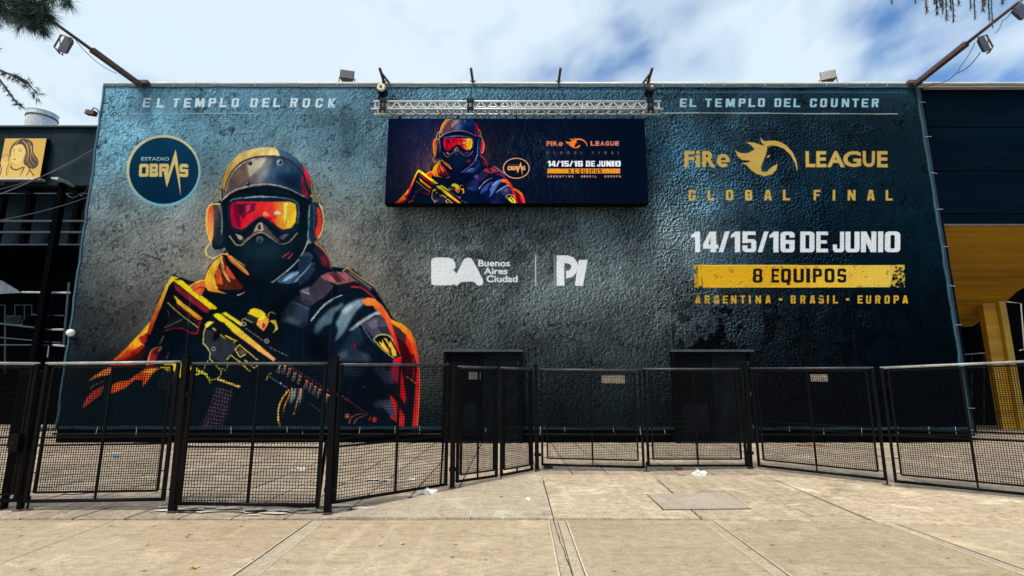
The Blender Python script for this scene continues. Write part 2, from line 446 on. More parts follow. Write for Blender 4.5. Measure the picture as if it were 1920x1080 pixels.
# ---- block capitals (unit box, y down), plus/minus polygons
def R_(x0, y0, x1, y1): return [(x0,y0),(x1,y0),(x1,y1),(x0,y1)]
def CR(x0, y0, x1, y1, cx, cy, which='abcd'):
    p = []
    p += [(x0+cx,y0)] if 'a' in which else [(x0,y0)]
    p += [(x1-cx,y0),(x1-cx*.3,y0+cy*.3),(x1,y0+cy)] if 'b' in which else [(x1,y0)]
    p += [(x1,y1-cy),(x1-cx*.3,y1-cy*.3),(x1-cx,y1)] if 'c' in which else [(x1,y1)]
    p += [(x0+cx,y1),(x0+cx*.3,y1-cy*.3),(x0,y1-cy)] if 'd' in which else [(x0,y1)]
    p += [(x0,y0+cy),(x0+cx*.3,y0+cy*.3)] if 'a' in which else []
    return p
def glyph(ch, a=.33, b=.19):
    c = .24; d = .14; ic = .08
    g = {
     'E': [('+',R_(0,0,a,1)),('+',R_(0,0,1,b)),('+',R_(0,.5-b*.45,.9,.5+b*.45)),('+',R_(0,1-b,1,1))],
     'F': [('+',R_(0,0,a,1)),('+',R_(0,0,1,b)),('+',R_(0,.5-b*.45,.88,.5+b*.45))],
     'L': [('+',R_(0,0,a,1)),('+',R_(0,1-b,1,1))],
     'T': [('+',R_(.5-a/2,0,.5+a/2,1)),('+',R_(0,0,1,b))],
     'I': [('+',R_(.5-a*.55,0,.5+a*.55,1))],
     'O': [('+',CR(0,0,1,1,c,d)),('-',CR(a,b,1-a,1-b,ic,.05))],
     'Q': [('+',CR(0,0,1,1,c,d)),('-',CR(a,b,1-a,1-b,ic,.05)),('+',[(.45,.75),(.75,.75),(.95,1.12),(.62,1.2)])],
     'D': [('+',CR(0,0,1,1,c,d,'bc')),('-',R_(a,b,1-a,1-b))],
     'C': [('+',CR(0,0,1,1,c,d)),('-',CR(a,b,1-a,1-b,ic,.05)),('-',R_(1-a-.02,.36,1.02,.64))],
     'G': [('+',CR(0,0,1,1,c,d)),('-',CR(a,b,1-a,1-b,ic,.05)),('-',R_(1-a-.02,.34,1.02,.50)),('+',R_(.5,.5,1,.5+b*.8)),('+',R_(1-a,.5,1,.9))],
     'U': [('+',CR(0,0,1,1,c,d,'cd')),('-',R_(a,-.01,1-a,1-b))],
     'J': [('+',R_(1-a,0,1,.9)),('+',CR(0,.62,1,1,c,d,'cd')),('-',R_(a,.6,1-a,1-b))],
     'P': [('+',R_(0,0,a,1)),('+',CR(0,0,1,.6,c,d,'bc')),('-',R_(a,b,1-a,.6-b*.9))],
     'R': [('+',R_(0,0,a,1)),('+',CR(0,0,1,.56,c,d,'bc')),('-',R_(a,b,1-a,.56-b*.9)),('+',[(.42,.5),(.80,.5),(1.0,1),(1-a*1.05,1)])],
     'B': [('+',CR(0,0,.96,.54,c*.8,d*.8,'bc')),('+',CR(0,.46,1,1,c,d,'bc')),('-',R_(a,b,.94-a*.9,.5-b*.5)),('-',R_(a,.5+b*.45,1-a*.95,1-b*1.3))],
     'S': [('+',CR(0,0,1,1,c,d)),('-',R_(a,b,1-a,.5-b*.5)),('-',R_(a,.5+b*.5,1-a,1-b)),('-',R_(1-a-.02,.27,1.02,.5-b*.4)),('-',R_(-.02,.5+b*.4,a+.02,.74))],
     'A': [('+',[(0,1),(.27,0),(.73,0),(1,1)]),('-',[(a,1.01),(a+.035,.83),(1-a-.035,.83),(1-a,1.01)]),('-',[(.5,.2),(.6,.64),(.4,.64)])],
     'M': [('+',R_(0,0,a*.75,1)),('+',R_(1-a*.75,0,1,1)),('+',[(0,0),(a,0),(.5,.5),(1-a,0),(1,0),(1,.15),(.6,.95),(.4,.95),(0,.15)])],
     'N': [('+',R_(0,0,a*.9,1)),('+',R_(1-a*.9,0,1,1)),('+',[(0,0),(a,0),(1,1),(1-a,1)])],
     'K': [('+',R_(0,0,a,1)),('+',[(a-.02,.42),(.66,0),(1.02,0),(.55,.48),(1.04,1),(.66,1),(a-.02,.6)])],
     '1': [('+',R_(.42,0,.42+a*1.5,1)),('+',[(0,.17),(.45,0),(.5,.0),(.5,.24),(0,.30)])],
     '4': [('+',R_(.5,0,.5+a*1.05,1)),('+',[(.44,0),(.62,0),(.34,.62),(1.02,.62),(1.02,.82),(0,.82),(0,.62)])],
     '5': [('+',CR(0,.36,1,1,c,d,'bcd')),('+',R_(0,0,a,.55)),('+',R_(0,0,.95,b)),('-',R_(a,.36+b,1-a,1-b)),('-',R_(-.02,.56,a+.02,.68))],
     '6': [('+',CR(0,0,1,1,c,d)),('-',R_(a,b,1-a,.40)),('-',CR(a,.58,1-a,1-b,.04,.03)),('-',R_(1-a-.02,.28,1.02,.40))],
     '8': [('+',CR(.03,0,.97,.53,c,d)),('+',CR(0,.46,1,1,c,d)),('-',R_(a,b*.9,1-a,.5-b*.42)),('-',R_(a,.5+b*.42,1-a,1-b*.9))],
     '/': [('+',[(.58,0),(1,0),(.42,1),(0,1)])],
     '-': [('+',R_(.2,.42,.8,.60))],
    }
    return g[ch]
def block(P, ch, x0, y0, x1, y1, col, slant=0.0, a=.33, b=.19, wear=0.0, alpha=1.0, c2=None, soft=0):
    """one capital in photo pixels; counters are cut with even-odd masks"""
    mk = None
    pts_all = []
    def tr(p):
        return [(x0+u*(x1-x0)+(1-v)*slant, y0+v*(y1-y0)) for u, v in p]
    allp = P._map(tr([(-.15,-.15),(1.2,-.15),(1.2,1.3),(-.15,1.3)]))
    bx0 = max(0, int(allp[:,0].min())-2); bx1 = min(P.W, int(allp[:,0].max())+3)
    by0 = max(0, int(allp[:,1].min())-2); by1 = min(P.H, int(allp[:,1].max())+3)
    if bx1 <= bx0 or by1 <= by0: return
    acc = np.zeros((by1-by0, bx1-bx0), np.float32)
    for op, p in glyph(ch, a, b):
        Q = P._map(tr(p))
        r = poly_mask(Q, P.W, P.H)
        if r is None: continue
        m, qx0, qy0, qx1, qy1 = r
        sx0, sy0 = max(qx0, bx0), max(qy0, by0); sx1, sy1 = min(qx1, bx1), min(qy1, by1)
        if sx1 <= sx0 or sy1 <= sy0: continue
        sub = m[sy0-qy0:sy1-qy0, sx0-qx0:sx1-qx0]
        tgt = acc[sy0-by0:sy1-by0, sx0-bx0:sx1-bx0]
        tgt[sub] = 1.0 if op == '+' else 0.0
    if wear and P.wear is not None:
        acc *= np.clip((P.wear[by0:by1, bx0:bx1]-wear)*9+0.5, 0, 1)
    acc *= alpha
    R = P.rgb[by0:by1, bx0:bx1]
    R += (np.array(col, np.float32)/255-R)*acc[..., None]
    Cv = P.cov[by0:by1, bx0:bx1]; np.maximum(Cv, acc, out=Cv)
def row(P, text, centres, w, y0, y1, col, **kw):
    for ch, cx in zip(text, centres):
        ww = w*{'M': 1.35, 'I': .95, 'N': 1.1, 'A': 1.1}.get(ch, 1.0)
        block(P, ch, cx-ww/2, y0, cx+ww/2, y1, col, **kw)
_font = {}
def font_tris(text, offset):
    key = (text, offset)
    if key not in _font:
        cu = bpy.data.curves.new('lettering', 'FONT'); cu.body = text; cu.offset = offset; cu.resolution_u = 4
        ob = bpy.data.objects.new('lettering', cu); COL.objects.link(ob)
        dg = bpy.context.evaluated_depsgraph_get(); dg.update()
        me = ob.evaluated_get(dg).to_mesh(); me.calc_loop_triangles()
        V = np.array([(v.co.x, -v.co.y) for v in me.vertices])
        T = [V[list(t.vertices)] for t in me.loop_triangles]
        ob.evaluated_get(dg).to_mesh_clear()
        bpy.data.objects.remove(ob); bpy.data.curves.remove(cu)
        mn, mx = V.min(0), V.max(0)
        _font[key] = [(t-mn)/(mx-mn) for t in T]
    return _font[key]
def lettering(P, text, quad, col, offset=0.0, **kw):
    """built-in sans lettering stretched to a photo-pixel quad (tl, tr, br, bl)"""
    q = np.array(quad, float)
    for t in font_tris(text, offset):
        pts = [q[0]*(1-u)*(1-v)+q[1]*u*(1-v)+q[2]*u*v+q[3]*(1-u)*v for u, v in t]
        P.fill(pts, col, **kw)
def rectq(x0, y0, x1, y1): return [(x0,y0),(x1,y0),(x1,y1),(x0,y1)]
def frame_of(ox, oy, sc): return lambda pts: [(ox+x/sc, oy+y/sc) for x, y in pts]
HH = frame_of(370, 260, 4.0); BB = frame_of(130, 480, 3.2727); CC = frame_of(360, 540, 3.857); DD = frame_of(560, 480, 3.177)
EE = frame_of(1260, 170, 4.174); GG = frame_of(1260, 400, 4.154); KK = frame_of(780, 440, 4.154); OO = frame_of(220, 170, 4.571)
SS = frame_of(960, 120, 3.857)

def value_noise(H, W, cy, cx, rng):
    gh, gw = int(H/cy)+3, int(W/cx)+3
    g = rng.random((gh, gw)).astype(np.float32)
    y = np.arange(H)/cy; x = np.arange(W)/cx
    yi = y.astype(int); xi = x.astype(int)
    fy = (y-yi)[:, None].astype(np.float32); fx = (x-xi)[None].astype(np.float32)
    fy = fy*fy*(3-2*fy); fx = fx*fx*(3-2*fx)
    a = g[yi][:, xi]; b = g[yi][:, xi+1]; c = g[yi+1][:, xi]; d = g[yi+1][:, xi+1]
    return (a*(1-fx)+b*fx)*(1-fy)+(c*(1-fx)+d*fx)*fy
def fbm(H, W, cell, octv, rng, gain=.5, asp=1.0):
    out = np.zeros((H, W), np.float32); amp = 1; tot = 0
    for k in range(octv):
        if cell < 1.2: break
        out += amp*value_noise(H, W, cell, cell*asp, rng); tot += amp; amp *= gain; cell /= 2
    return out/tot
def voronoi_edge(H, W, cell, rng, warp=None):
    gh, gw = int(H/cell)+4, int(W/cell)+4
    jx = rng.random((gh, gw)).astype(np.float32); jy = rng.random((gh, gw)).astype(np.float32)
    Y, X = np.meshgrid(np.arange(H, dtype=np.float32)/cell+1, np.arange(W, dtype=np.float32)/cell+1, indexing='ij')
    if warp is not None:
        X = X+warp[0]; Y = Y+warp[1]
    xi = np.clip(X.astype(int), 1, gw-2); yi = np.clip(Y.astype(int), 1, gh-2)
    f1 = np.full((H, W), 9., np.float32); f2 = f1.copy()
    for dy in (-1, 0, 1):
        for dx in (-1, 0, 1):
            cx = xi+dx; cy = yi+dy
            d = np.hypot(cx+jx[cy, cx]-X, cy+jy[cy, cx]-Y)
            lo = np.minimum(f1, d); f2 = np.minimum(f2, np.maximum(f1, d)); f1 = lo
    return f2-f1, f1

# ---- the masked trooper illustration printed on the canvas and shown on the screen
def trooper(P, screen=False):
    f, l = P.fill, P.line
    # warm glow behind the figure
    if not screen:
        f([(330,500),(390,420),(385,330),(440,260),(560,260),(620,340),(640,450),(720,500),(790,620),(800,740),(640,760),(420,700),(250,640)],
          (150,126,108), smooth=True, soft=26, alpha=.22, cov=False)
    navy = (7,17,28)
    f([(325,515),(352,525),(378,532),(390,500),(425,468),(470,455),(600,462),(622,500),(662,505),(702,540),(737,596),(770,622),(781,680),(785,740),(781,806),
       (160,806),(172,752),(214,692),(250,642),(285,596),(300,556)], navy, c2=(10,26,38), g=((400,480),(400,800)))
    f([(90,806),(150,730),(220,690),(330,700),(330,806)], (9,28,38), soft=9, alpha=.8, cov=False)
    # ---------------- scarf and collar
    f(HH([(215,780),(300,900),(560,1100),(900,1100),(1010,1000),(980,900),(930,830),(870,780),(700,820)]), (10,22,36), smooth=True)
    f(HH([(60,1110),(66,1010),(120,930),(195,880),(225,960),(300,1060),(330,1130)]), (90,35,25), smooth=True)
    f(HH([(55,1110),(66,1010),(118,930),(190,880),(160,950),(128,1010),(132,1070),(150,1130)]), (250,196,48), smooth=True)
    f(HH([(135,1000),(160,965),(178,1020),(190,1090),(160,1085),(140,1050)]), (225,100,45), smooth=True)
    f(HH([(215,950),(235,970),(285,1050),(240,1040),(218,1000)]), (235,85,50), smooth=True)
    l(HH([(178,868),(190,930),(205,1000),(245,1075)]), 2.0, (245,205,110))
    f(HH([(218,795),(235,850),(270,900),(330,945),(385,1010),(375,1022),(300,965),(240,910),(218,850)]), (235,120,50), smooth=True)
    l(HH([(222,792),(232,850),(265,905),(320,950),(380,1012)]), 2.2, (255,220,110))
    f(HH([(600,1075),(680,1010),(760,985),(850,930),(870,960),(780,1020),(740,1080)]), (58,88,118), smooth=True)
    f(HH([(640,1070),(700,1015),(770,1000),(700,1050)]), (135,175,195), smooth=True)
    l(HH([(730,1075),(790,1020),(850,980),(880,930)]), 1.8, (150,185,200), w2=.5)
    f(HH([(790,870),(830,850),(870,890),(830,930)]), (50,62,88), smooth=True)
    f(HH([(900,790),(950,830),(990,900),(1010,980),(950,950),(900,880),(870,840)]), (30,34,52), smooth=True)
    l(HH([(880,782),(940,830),(985,900),(1005,975)]), 2.2, (235,110,60), w2=1.2)
    f(HH([(930,880),(975,900),(985,960),(940,940)]), (120,28,40), smooth=True, soft=2)
    # ---------------- head
    f(HH([(185,450),(190,300),(232,205),(300,128),(400,82),(500,64),(600,74),(700,118),(782,190),(832,272),(852,350),(860,480),(830,740),(760,880),(600,990),(450,1010),(330,950),(230,860),(205,760)]), (9,24,36), smooth=True)
    f(HH([(196,440),(192,340),(225,240),(300,150),(400,95),(500,75),(600,85),(700,130),(780,200),(825,280),(840,350),(838,455),(790,435),(690,385),(560,352),(450,352),(330,380),(250,410)]),
      (100,88,90), c2=(34,54,76), g=HH([(260,300),(760,330)]), smooth=True)
    f(HH([(470,260),(560,190),(650,165),(740,240),(775,330),(750,400),(640,360),(540,340),(470,335)]), (56,92,128), smooth=True, soft=7, alpha=.85)
    f(HH([(600,270),(740,260),(775,330),(750,405),(650,365)]), (22,52,84), smooth=True, soft=6)
    f(HH([(420,330),(450,250),(520,200),(545,230),(510,300),(490,340)]), (170,172,168), smooth=True, soft=6, alpha=.8)
    f(HH([(280,310),(300,240),(360,200),(390,290),(330,345)]), (150,112,92), smooth=True, soft=5, alpha=.7)
    f(HH([(368,190),(400,155),(520,138),(500,180),(450,240),(388,292),(378,240)]), (208,198,172), soft=1.2, alpha=.85)
    f(HH([(188,350),(196,290),(235,200),(310,120),(400,80),(500,64),(592,72),(622,132),(540,128),(430,136),(340,170),(270,235),(225,310),(205,390)]), (214,160,70), c2=(250,222,140), g=HH([(200,340),(520,90)]), smooth=True)
    f(HH([(592,72),(640,88),(720,132),(790,200),(838,290),(805,262),(745,195),(690,155),(622,132)]), (74,116,150), c2=(30,46,70), g=HH([(600,90),(830,280)]), smooth=False)
    f(HH([(792,205),(838,270),(852,340),(842,380),(818,310)]), (222,34,58), smooth=True)
    f(HH([(782,292),(796,298),(806,360),(824,400),(820,440),(794,425),(780,350)]), (205,34,66), smooth=True)
    l(HH([(200,400),(222,320),(262,240),(330,175),(430,136),(540,128),(640,140),(720,180),(790,260),(822,340)]), 1.6, (24,26,34))
    l(HH([(212,395),(232,320),(270,250),(335,188),(430,148)]), 1.0, (240,225,180))
    l(HH([(192,455),(250,405),(330,370),(450,343),(560,344),(680,374),(800,436)]), 3.0, (205,188,168), w2=1.6)
    l(HH([(200,470),(300,408),(450,372),(560,372),(700,404),(840,480)]), 5.0, (8,20,30))
    for c in ((395,183),(380,340)): P.disc(HH([c])[0], 4.2, (24,24,32)); P.disc(HH([(c[0]-5,c[1]-6)])[0], 1.2, (200,200,200))
    P.disc(HH([(618,178)])[0], 5.6, (150,185,205)); P.disc(HH([(620,178)])[0], 4.0, (20,36,54)); P.disc(HH([(614,170)])[0], 1.3, (215,225,230))
    # goggles
    f(HH([(232,490),(262,450),(400,434),(560,430),(700,448),(760,478),(772,560),(762,650),(720,700),(640,705),(580,672),(480,600),(400,650),(330,705),(258,680),(232,600)]), (16,38,54), smooth=True)
    l(HH([(250,470),(280,452),(400,441),(560,438),(690,454),(752,486),(760,560),(750,640)]), 2.0, (112,144,164), w2=.8)
    l(HH([(360,444),(470,432),(600,438)]), 2.6, (165,190,205), w2=1)
    lens = HH([(250,520),(262,484),(300,474),(420,472),(560,474),(690,474),(738,488),(746,560),(736,630),(706,670),(640,682),(596,654),(535,606),(480,580),(425,612),(370,660),(330,682),(272,664),(252,600)])
    f(lens, (226,18,58), c2=(250,60,48), g=HH([(260,600),(580,560)]), smooth=False)
    f(HH([(560,476),(640,474),(700,476),(738,490),(744,560),(734,630),(704,668),(640,680),(596,652),(575,620),(590,560)]), (250,104,38), c2=(255,214,60), g=HH([(580,560),(700,560)]))
    f(HH([(270,486),(440,484),(430,545),(380,560),(350,600),(318,570),(330,670),(300,665),(285,580)]), (128,22,56))
    f(HH([(300,500),(360,494),(345,560),(310,560)]), (70,20,50)); f(HH([(370,500),(400,492),(395,540),(365,560)]), (235,60,90))
    f(HH([(690,500),(725,505),(718,600),(690,640),(700,560)]), (245,190,40)); f(HH([(650,485),(680,482),(665,600),(650,640)]), (255,235,120))
    f(HH([(488,560),(505,545),(530,560),(545,575),(520,582),(500,580)]), (255,150,110)); f(HH([(572,552),(600,540),(632,552),(622,568),(580,572)]), (255,226,190))
    f(HH([(520,590),(560,590),(560,620),(530,605)]), (200,10,40))
    # respirator
    f(HH([(240,700),(330,720),(400,680),(480,600),(570,670),(640,720),(752,700),(770,760),(700,880),(600,960),(480,985),(380,950),(290,860)]), (11,27,40), smooth=True)
    f(HH([(410,712),(440,650),(480,628),(510,650),(560,712),(620,765),(600,780),(540,735),(490,706),(440,706),(390,740),(345,785),(330,770)]), (84,78,82), smooth=False)
    f(HH([(425,695),(450,642),(478,630),(492,650),(490,690),(450,690)]), (200,184,160), smooth=True); f(HH([(452,650),(470,640),(478,680),(458,684)]), (30,34,44))
    l(HH([(240,728),(285,788),(325,800),(380,752),(440,712),(490,706),(550,742),(610,786),(680,778),(750,706)]), 2.3, (192,160,128), w2=1.3)
    f(HH([(286,714),(330,728),(345,752),(318,762)]), (196,178,146)); f(HH([(612,738),(660,712),(690,716),(640,760)]), (84,84,104))
    P.disc(HH([(465,757)])[0], 6.2, (120,140,150)); P.disc(HH([(465,757)])[0], 4.4, (9,20,32)); P.disc(HH([(465,755)])[0], 2.2, (90,104,112))
    f(HH([(370,800),(560,790),(650,820),(560,900),(430,900)]), (22,46,58), smooth=True, soft=7)
    l(HH([(635,890),(665,870),(690,852)]), 2.2, (240,60,60), w2=.8); l(HH([(680,900),(700,880),(718,856)]), 2.4, (240,70,70), w2=.8)
    l(HH([(832,760),(795,850),(740,930),(650,1010),(560,1078)]), 1.8, (178,190,184))
    # ear cups
    f(HH([(150,480),(185,470),(204,540),(206,700),(222,770),(205,815),(150,832),(112,800),(110,600)]), (14,30,42), smooth=True)
    f(HH([(112,500),(178,492),(190,560),(188,770),(150,800),(118,760)]), (84,78,76), c2=(30,44,52), g=HH([(115,600),(190,620)]), smooth=True)
    f(HH([(68,620),(74,540),(98,500),(118,520),(124,600),(120,720),(104,784),(86,748)]), (226,92,52), c2=(245,150,80), g=HH([(120,560),(70,620)]), smooth=True)
    l(HH([(104,782),(80,720),(68,620),(76,535),(104,494),(176,490)]), 2.6, (250,206,96))
    l(HH([(165,500),(182,560),(186,640),(184,720)]), 1.6, (150,150,140))
    l(HH([(98,785),(66,826),(70,872),(115,896),(165,878),(192,866),(232,868)]), 2.6, (238,206,120))
    for pts in ([(192,345),(150,380),(130,425),(125,460),(108,482)], [(180,360),(172,420),(182,470)]):
        l(HH(pts), 3.8, (20,28,34)); l(HH(pts), 1.8, (222,200,130))
    f(HH([(835,500),(868,478),(912,486),(938,545),(944,620),(930,700),(900,752),(862,782),(836,740),(824,620)]), (26,46,66), smooth=True)
    f(HH([(898,516),(926,556),(932,620),(920,700),(894,742),(884,700),(902,620)]), (232,56,40), smooth=True)
    l(HH([(912,486),(938,545),(944,620),(930,700),(902,748)]), 2.2, (255,196,120))
    l(HH([(846,500),(838,560),(836,640),(828,740)]), 1.6, (120,150,166)); l(HH([(868,490),(880,560),(870,680)]), 1.4, (70,100,124))
    for pts in ([(845,306),(876,345),(890,400),(892,440),(912,462),(912,484)], [(852,330),(860,400),(880,460)]):
        l(HH(pts), 3.6, (18,26,34)); l(HH(pts), 1.6, (232,204,120))
    P.disc(HH([(860,428)])[0], 3.5, (235,120,90))
    # ---------------- his right arm, stock of the rifle
    f(BB([(480,482),(470,460),(500,390),(560,255),(598,170),(628,124),(672,130),(642,150),(612,182),(572,288),(524,408),(496,480)]), (252,224,60), c2=(196,34,34), g=BB([(620,150),(490,480)]))
    f(BB([(495,400),(440,466),(380,530),(330,582),(268,642),(335,642),(420,592),(462,552),(438,530),(426,500),(478,468)]), (252,196,36), c2=(240,120,30), g=BB([(460,460),(290,640)]))
    f(BB([(428,500),(476,474),(474,520),(452,545),(438,530)]), (196,34,34))
    f(BB([(272,640),(350,584),(430,556),(392,600),(338,642)]), (242,92,30)); f(BB([(372,596),(440,548),(462,552),(420,594),(380,622)]), (170,32,26))
    f(BB([(250,650),(420,600),(470,560),(480,600),(380,660),(260,690)]), (60,14,18), soft=2, alpha=.8)
    f(BB([(118,768),(150,738),(205,702),(262,668),(262,700),(242,728),(175,742)]), (226,126,58))
    f(BB([(250,655),(340,655),(420,640),(430,665),(255,688)]), (176,34,26))
    f(BB([(240,802),(300,772),(360,764),(430,716),(470,690),(560,684),(506,728),(478,772),(448,802),(452,762),(400,760),(340,812),(260,846)]), (232,88,42))
    f(BB([(452,712),(500,690),(540,690),(500,722)]), (250,170,60))
    f(BB([(76,940),(100,880),(140,832),(214,792),(196,850),(130,900)]), (178,58,50)); l(BB([(126,812),(160,790),(216,766)]), 1.6, (222,150,90), w2=.5)
    f(BB([(640,150),(700,180),(905,322),(862,382),(800,470),(590,470),(500,480),(520,420),(572,300),(610,190)]), (12,16,26))
    f(BB([(600,370),(700,380),(790,440),(780,470),(690,440),(620,440)]), (24,34,42), soft=3)
    f(BB([(636,150),(684,146),(908,318),(900,328),(862,326)]), (255,228,28))
    f(BB([(640,166),(862,330),(848,352),(828,345),(655,212)]), (132,30,42))
    f(BB([(640,238),(660,256),(700,292),(816,380),(810,394),(786,390),(664,292),(655,268)]), (255,206,40), c2=(238,140,40), g=BB([(660,260),(810,390)]))
    l(BB([(604,286),(650,330),(700,372),(792,440)]), 1.3, (238,216,96)); l(BB([(655,300),(720,352),(800,420)]), 1.6, (110,28,36))
    l(BB([(580,460),(640,442),(690,442),(738,470),(788,476)]), 3.6, (216,30,52), w2=2.2, smooth=False); l(BB([(804,398),(784,470)]), 2.2, (180,30,46))
    l(BB([(586,440),(690,390)]), 1.4, (200,196,130)); l(BB([(578,440),(622,402)]), 1.0, (110,110,100)); l(BB([(604,332),(614,372)]), 1.2, (90,96,100))
    f(BB([(738,186),(790,160),(832,150),(834,190),(806,248),(764,222)]), (232,104,54)); l(BB([(738,184),(780,160),(832,146)]), 2.2, (252,214,60)); l(BB([(762,212),(800,192),(830,196)]), 1.6, (120,30,30))
    f(BB([(842,196),(834,140),(848,90),(880,48),(930,8),(905,80),(884,130),(892,190),(925,215),(966,232),(905,222),(862,216)]), (252,200,56), c2=(240,130,50), g=BB([(850,100),(960,230)]), smooth=True)
    f(BB([(896,160),(900,110),(918,80),(920,130),(912,170)]), (190,80,50), smooth=True); l(BB([(938,10),(936,80),(975,150)]), 1.6, (240,170,110))
    f(BB([(960,60),(985,90),(1012,138),(985,120),(962,90)]), (226,72,62)); l(BB([(990,0),(1030,30),(1080,62)]), 3, (250,160,60), w2=1.5)
    l(BB([(1030,242),(1062,230),(1078,218)]), 1.8, (232,200,170), w2=.6)
    # hand on the grip
    f(BB([(486,632),(500,590),(530,566),(566,562),(548,600),(532,640),(516,684),(466,684)]), (198,28,44))
    l(BB([(486,634),(500,588),(530,564),(566,562),(548,585)]), 2.4, (252,196,80)); l(BB([(472,682),(486,632)]), 2.2, (250,170,90)); l(BB([(520,590),(548,596)]), 2.5, (30,20,20))
    l(BB([(580,488),(565,520),(552,544)]), 2.2, (240,190,120), w2=1); l(BB([(612,586),(598,630)]), 1.6, (170,90,70))
    f(BB([(548,690),(590,662),(680,652),(742,664),(752,694),(690,752),(660,736),(640,700),(600,708),(580,690)]), (230,190,50), c2=(250,220,40), g=BB([(560,690),(740,700)]))
    for k in range(4): l(BB([(590+k*22,690),(560+k*22,760+k*8),(550+k*20,820)]), 1.6, (44,60,66))
    # ---------------- rifle
    f(CC([(84,262),(110,236),(150,185),(235,170),(400,260),(640,500),(980,760),(1060,850),(1000,860),(620,620),(470,585),(420,610),(250,600),(205,560),(130,500),(78,400)]), (18,22,32))
    f(CC([(95,300),(200,320),(330,420),(300,470),(235,560),(140,500),(86,400)]), (44,48,58))
    f(CC([(150,196),(186,182),(216,194),(330,282),(470,400),(600,510),(622,532),(592,532),(440,425),(300,322),(232,250),(204,240),(180,222)]), (255,232,34), c2=(250,166,110), g=CC([(230,230),(600,520)]))
    f(CC([(214,182),(244,174),(374,262),(356,276)]), (246,226,54)); 
    for k in range(7): l(CC([(232+k*18,196+k*12),(226+k*18,206+k*12)]), 1.4, (40,36,20))
    f(CC([(92,262),(120,240),(160,246),(140,262),(100,290)]), (252,226,80))
    l(CC([(98,282),(84,320),(80,400),(110,430),(132,470),(128,510),(172,560),(212,600),(200,640),(178,656),(140,664),(110,640)]), 1.8, (236,218,110), smooth=False)
    l(CC([(118,520),(90,575),(70,610)]), 1.2, (200,190,90))
    l(CC([(148,288),(190,322),(240,370)]), 2.8, (240,220,90), w2=1); l(CC([(242,342),(300,376),(328,380),(300,396)]), 3.2, (248,226,60), w2=1.5, smooth=False)
    f(CC([(150,345),(180,300),(215,310),(190,370),(150,390)]), (14,16,24)); P.disc(CC([(155,440)])[0], 4, (160,164,166)); P.disc(CC([(155,440)])[0], 2.4, (20,22,28))
    f(CC([(320,442),(344,414),(400,470),(386,486),(354,496)]), (60,46,44)); l(CC([(312,446),(344,410),(384,446),(476,520)]), 1.8, (244,232,110), smooth=False); l(CC([(312,446),(350,500),(390,478)]), 2, (244,232,110), smooth=False)
    f(CC([(336,456),(362,444),(384,468),(356,482)]), (112,82,74))
    l(CC([(252,520),(280,484),(340,530),(420,602)]), 1.8, (238,226,90), smooth=False); l(CC([(214,580),(240,598),(270,540)]), 1.3, (200,196,110), smooth=False)
    l(CC([(382,520),(452,578),(478,556),(466,548)]), 1.8, (240,222,90), smooth=False)
    # sight
    f(CC([(384,210),(430,140),(540,180),(690,290),(690,350),(600,400),(520,400),(400,300),(360,262)]), (15,18,28))
    f(CC([(402,186),(424,156),(456,146),(500,160),(532,190),(514,206),(470,214),(430,196)]), (252,226,40)); f(CC([(396,200),(430,196),(470,214),(460,260),(400,226)]), (40,44,52))
    f(CC([(476,226),(500,200),(530,198),(556,222),(548,262),(520,312),(492,290),(466,262)]), (246,166,70)); f(CC([(478,222),(505,198),(535,200),(520,226),(500,236)]), (254,230,50))
    f(CC([(512,250),(535,262),(520,300),(506,282)]), (180,40,60))
    f(CC([(560,238),(600,230),(640,252),(664,276),(622,296),(596,316),(604,280),(584,254)]), (250,226,60)); f(CC([(556,262),(590,262),(600,300),(576,322),(550,300)]), (22,22,28))
    l(CC([(588,322),(620,290),(660,276)]), 1.5, (240,220,120)); l(CC([(552,206),(556,184),(572,172),(604,188)]), 2, (240,228,90), smooth=False)
    l(CC([(356,270),(366,224),(384,222),(440,252)]), 1.6, (200,190,110), smooth=False)
    for c in ((378,260),(540,384)): P.disc(CC([c])[0], 4.2, (176,180,170)); P.disc(CC([c])[0], 2.6, (16,18,26)); P.disc(CC([c])[0], 1.1, (150,150,146))
    for k in range(13): l(CC([(392+k*11,292+k*8),(398+k*11,298+k*8)]), 1.3, (170,170,160))
    for k in range(11): l(CC([(556+k*13,424+k*6.5),(564+k*13,434+k*6)]), 1.4, (150,150,148) if k % 2 else (90,92,96))
    f(CC([(168,716),(235,730),(302,752),(270,880),(226,1020),(50,1000),(110,850)]), (30,26,38))
    for k in range(11):
        l(CC([(176-k*9,722+k*27),(296-k*8,756+k*26)]), 2.0, (86,72,96))
    for k in range(5):
        l(CC([(180+k*26,730),(130+k*26,860),(76+k*30,1000)]), 1.2, (74,64,84))
    # supporting hand
    f(CC([(716,742),(752,722),(748,790),(704,840)]), (146,164,174), soft=1); f(CC([(776,720),(800,716),(792,800),(768,850)]), (140,156,168), soft=1)
    l(CC([(700,736),(652,800),(624,880),(626,950),(636,996)]), 3.2, (252,196,60), w2=2.0); l(CC([(724,722),(692,800),(664,870),(656,934)]), 2.6, (246,140,70), w2=1.0)
    l(CC([(796,718),(770,790),(748,860),(734,922)]), 2.6, (244,150,70), w2=1.0)
    l(CC([(540,664),(552,630),(576,614)]), 2, (226,196,80), w2=.8); l(CC([(560,640),(620,680),(690,724)]), 1.6, (96,112,120)); P.disc(CC([(640,688)])[0], 1.6, (200,210,214))
    l(CC([(176,656),(260,686),(344,716)]), 3.6, (250,220,90)); P.disc(CC([(336,712)])[0], 3, (250,190,110))
    l(CC([(16,578),(60,606),(100,628),(134,690)]), 6.5, (230,214,50), w2=1.5); l(CC([(30,630),(70,610),(110,630)]), 3.5, (250,232,60))
    l(CC([(850,830),(900,870),(936,900)]), 1, (90,90,96))
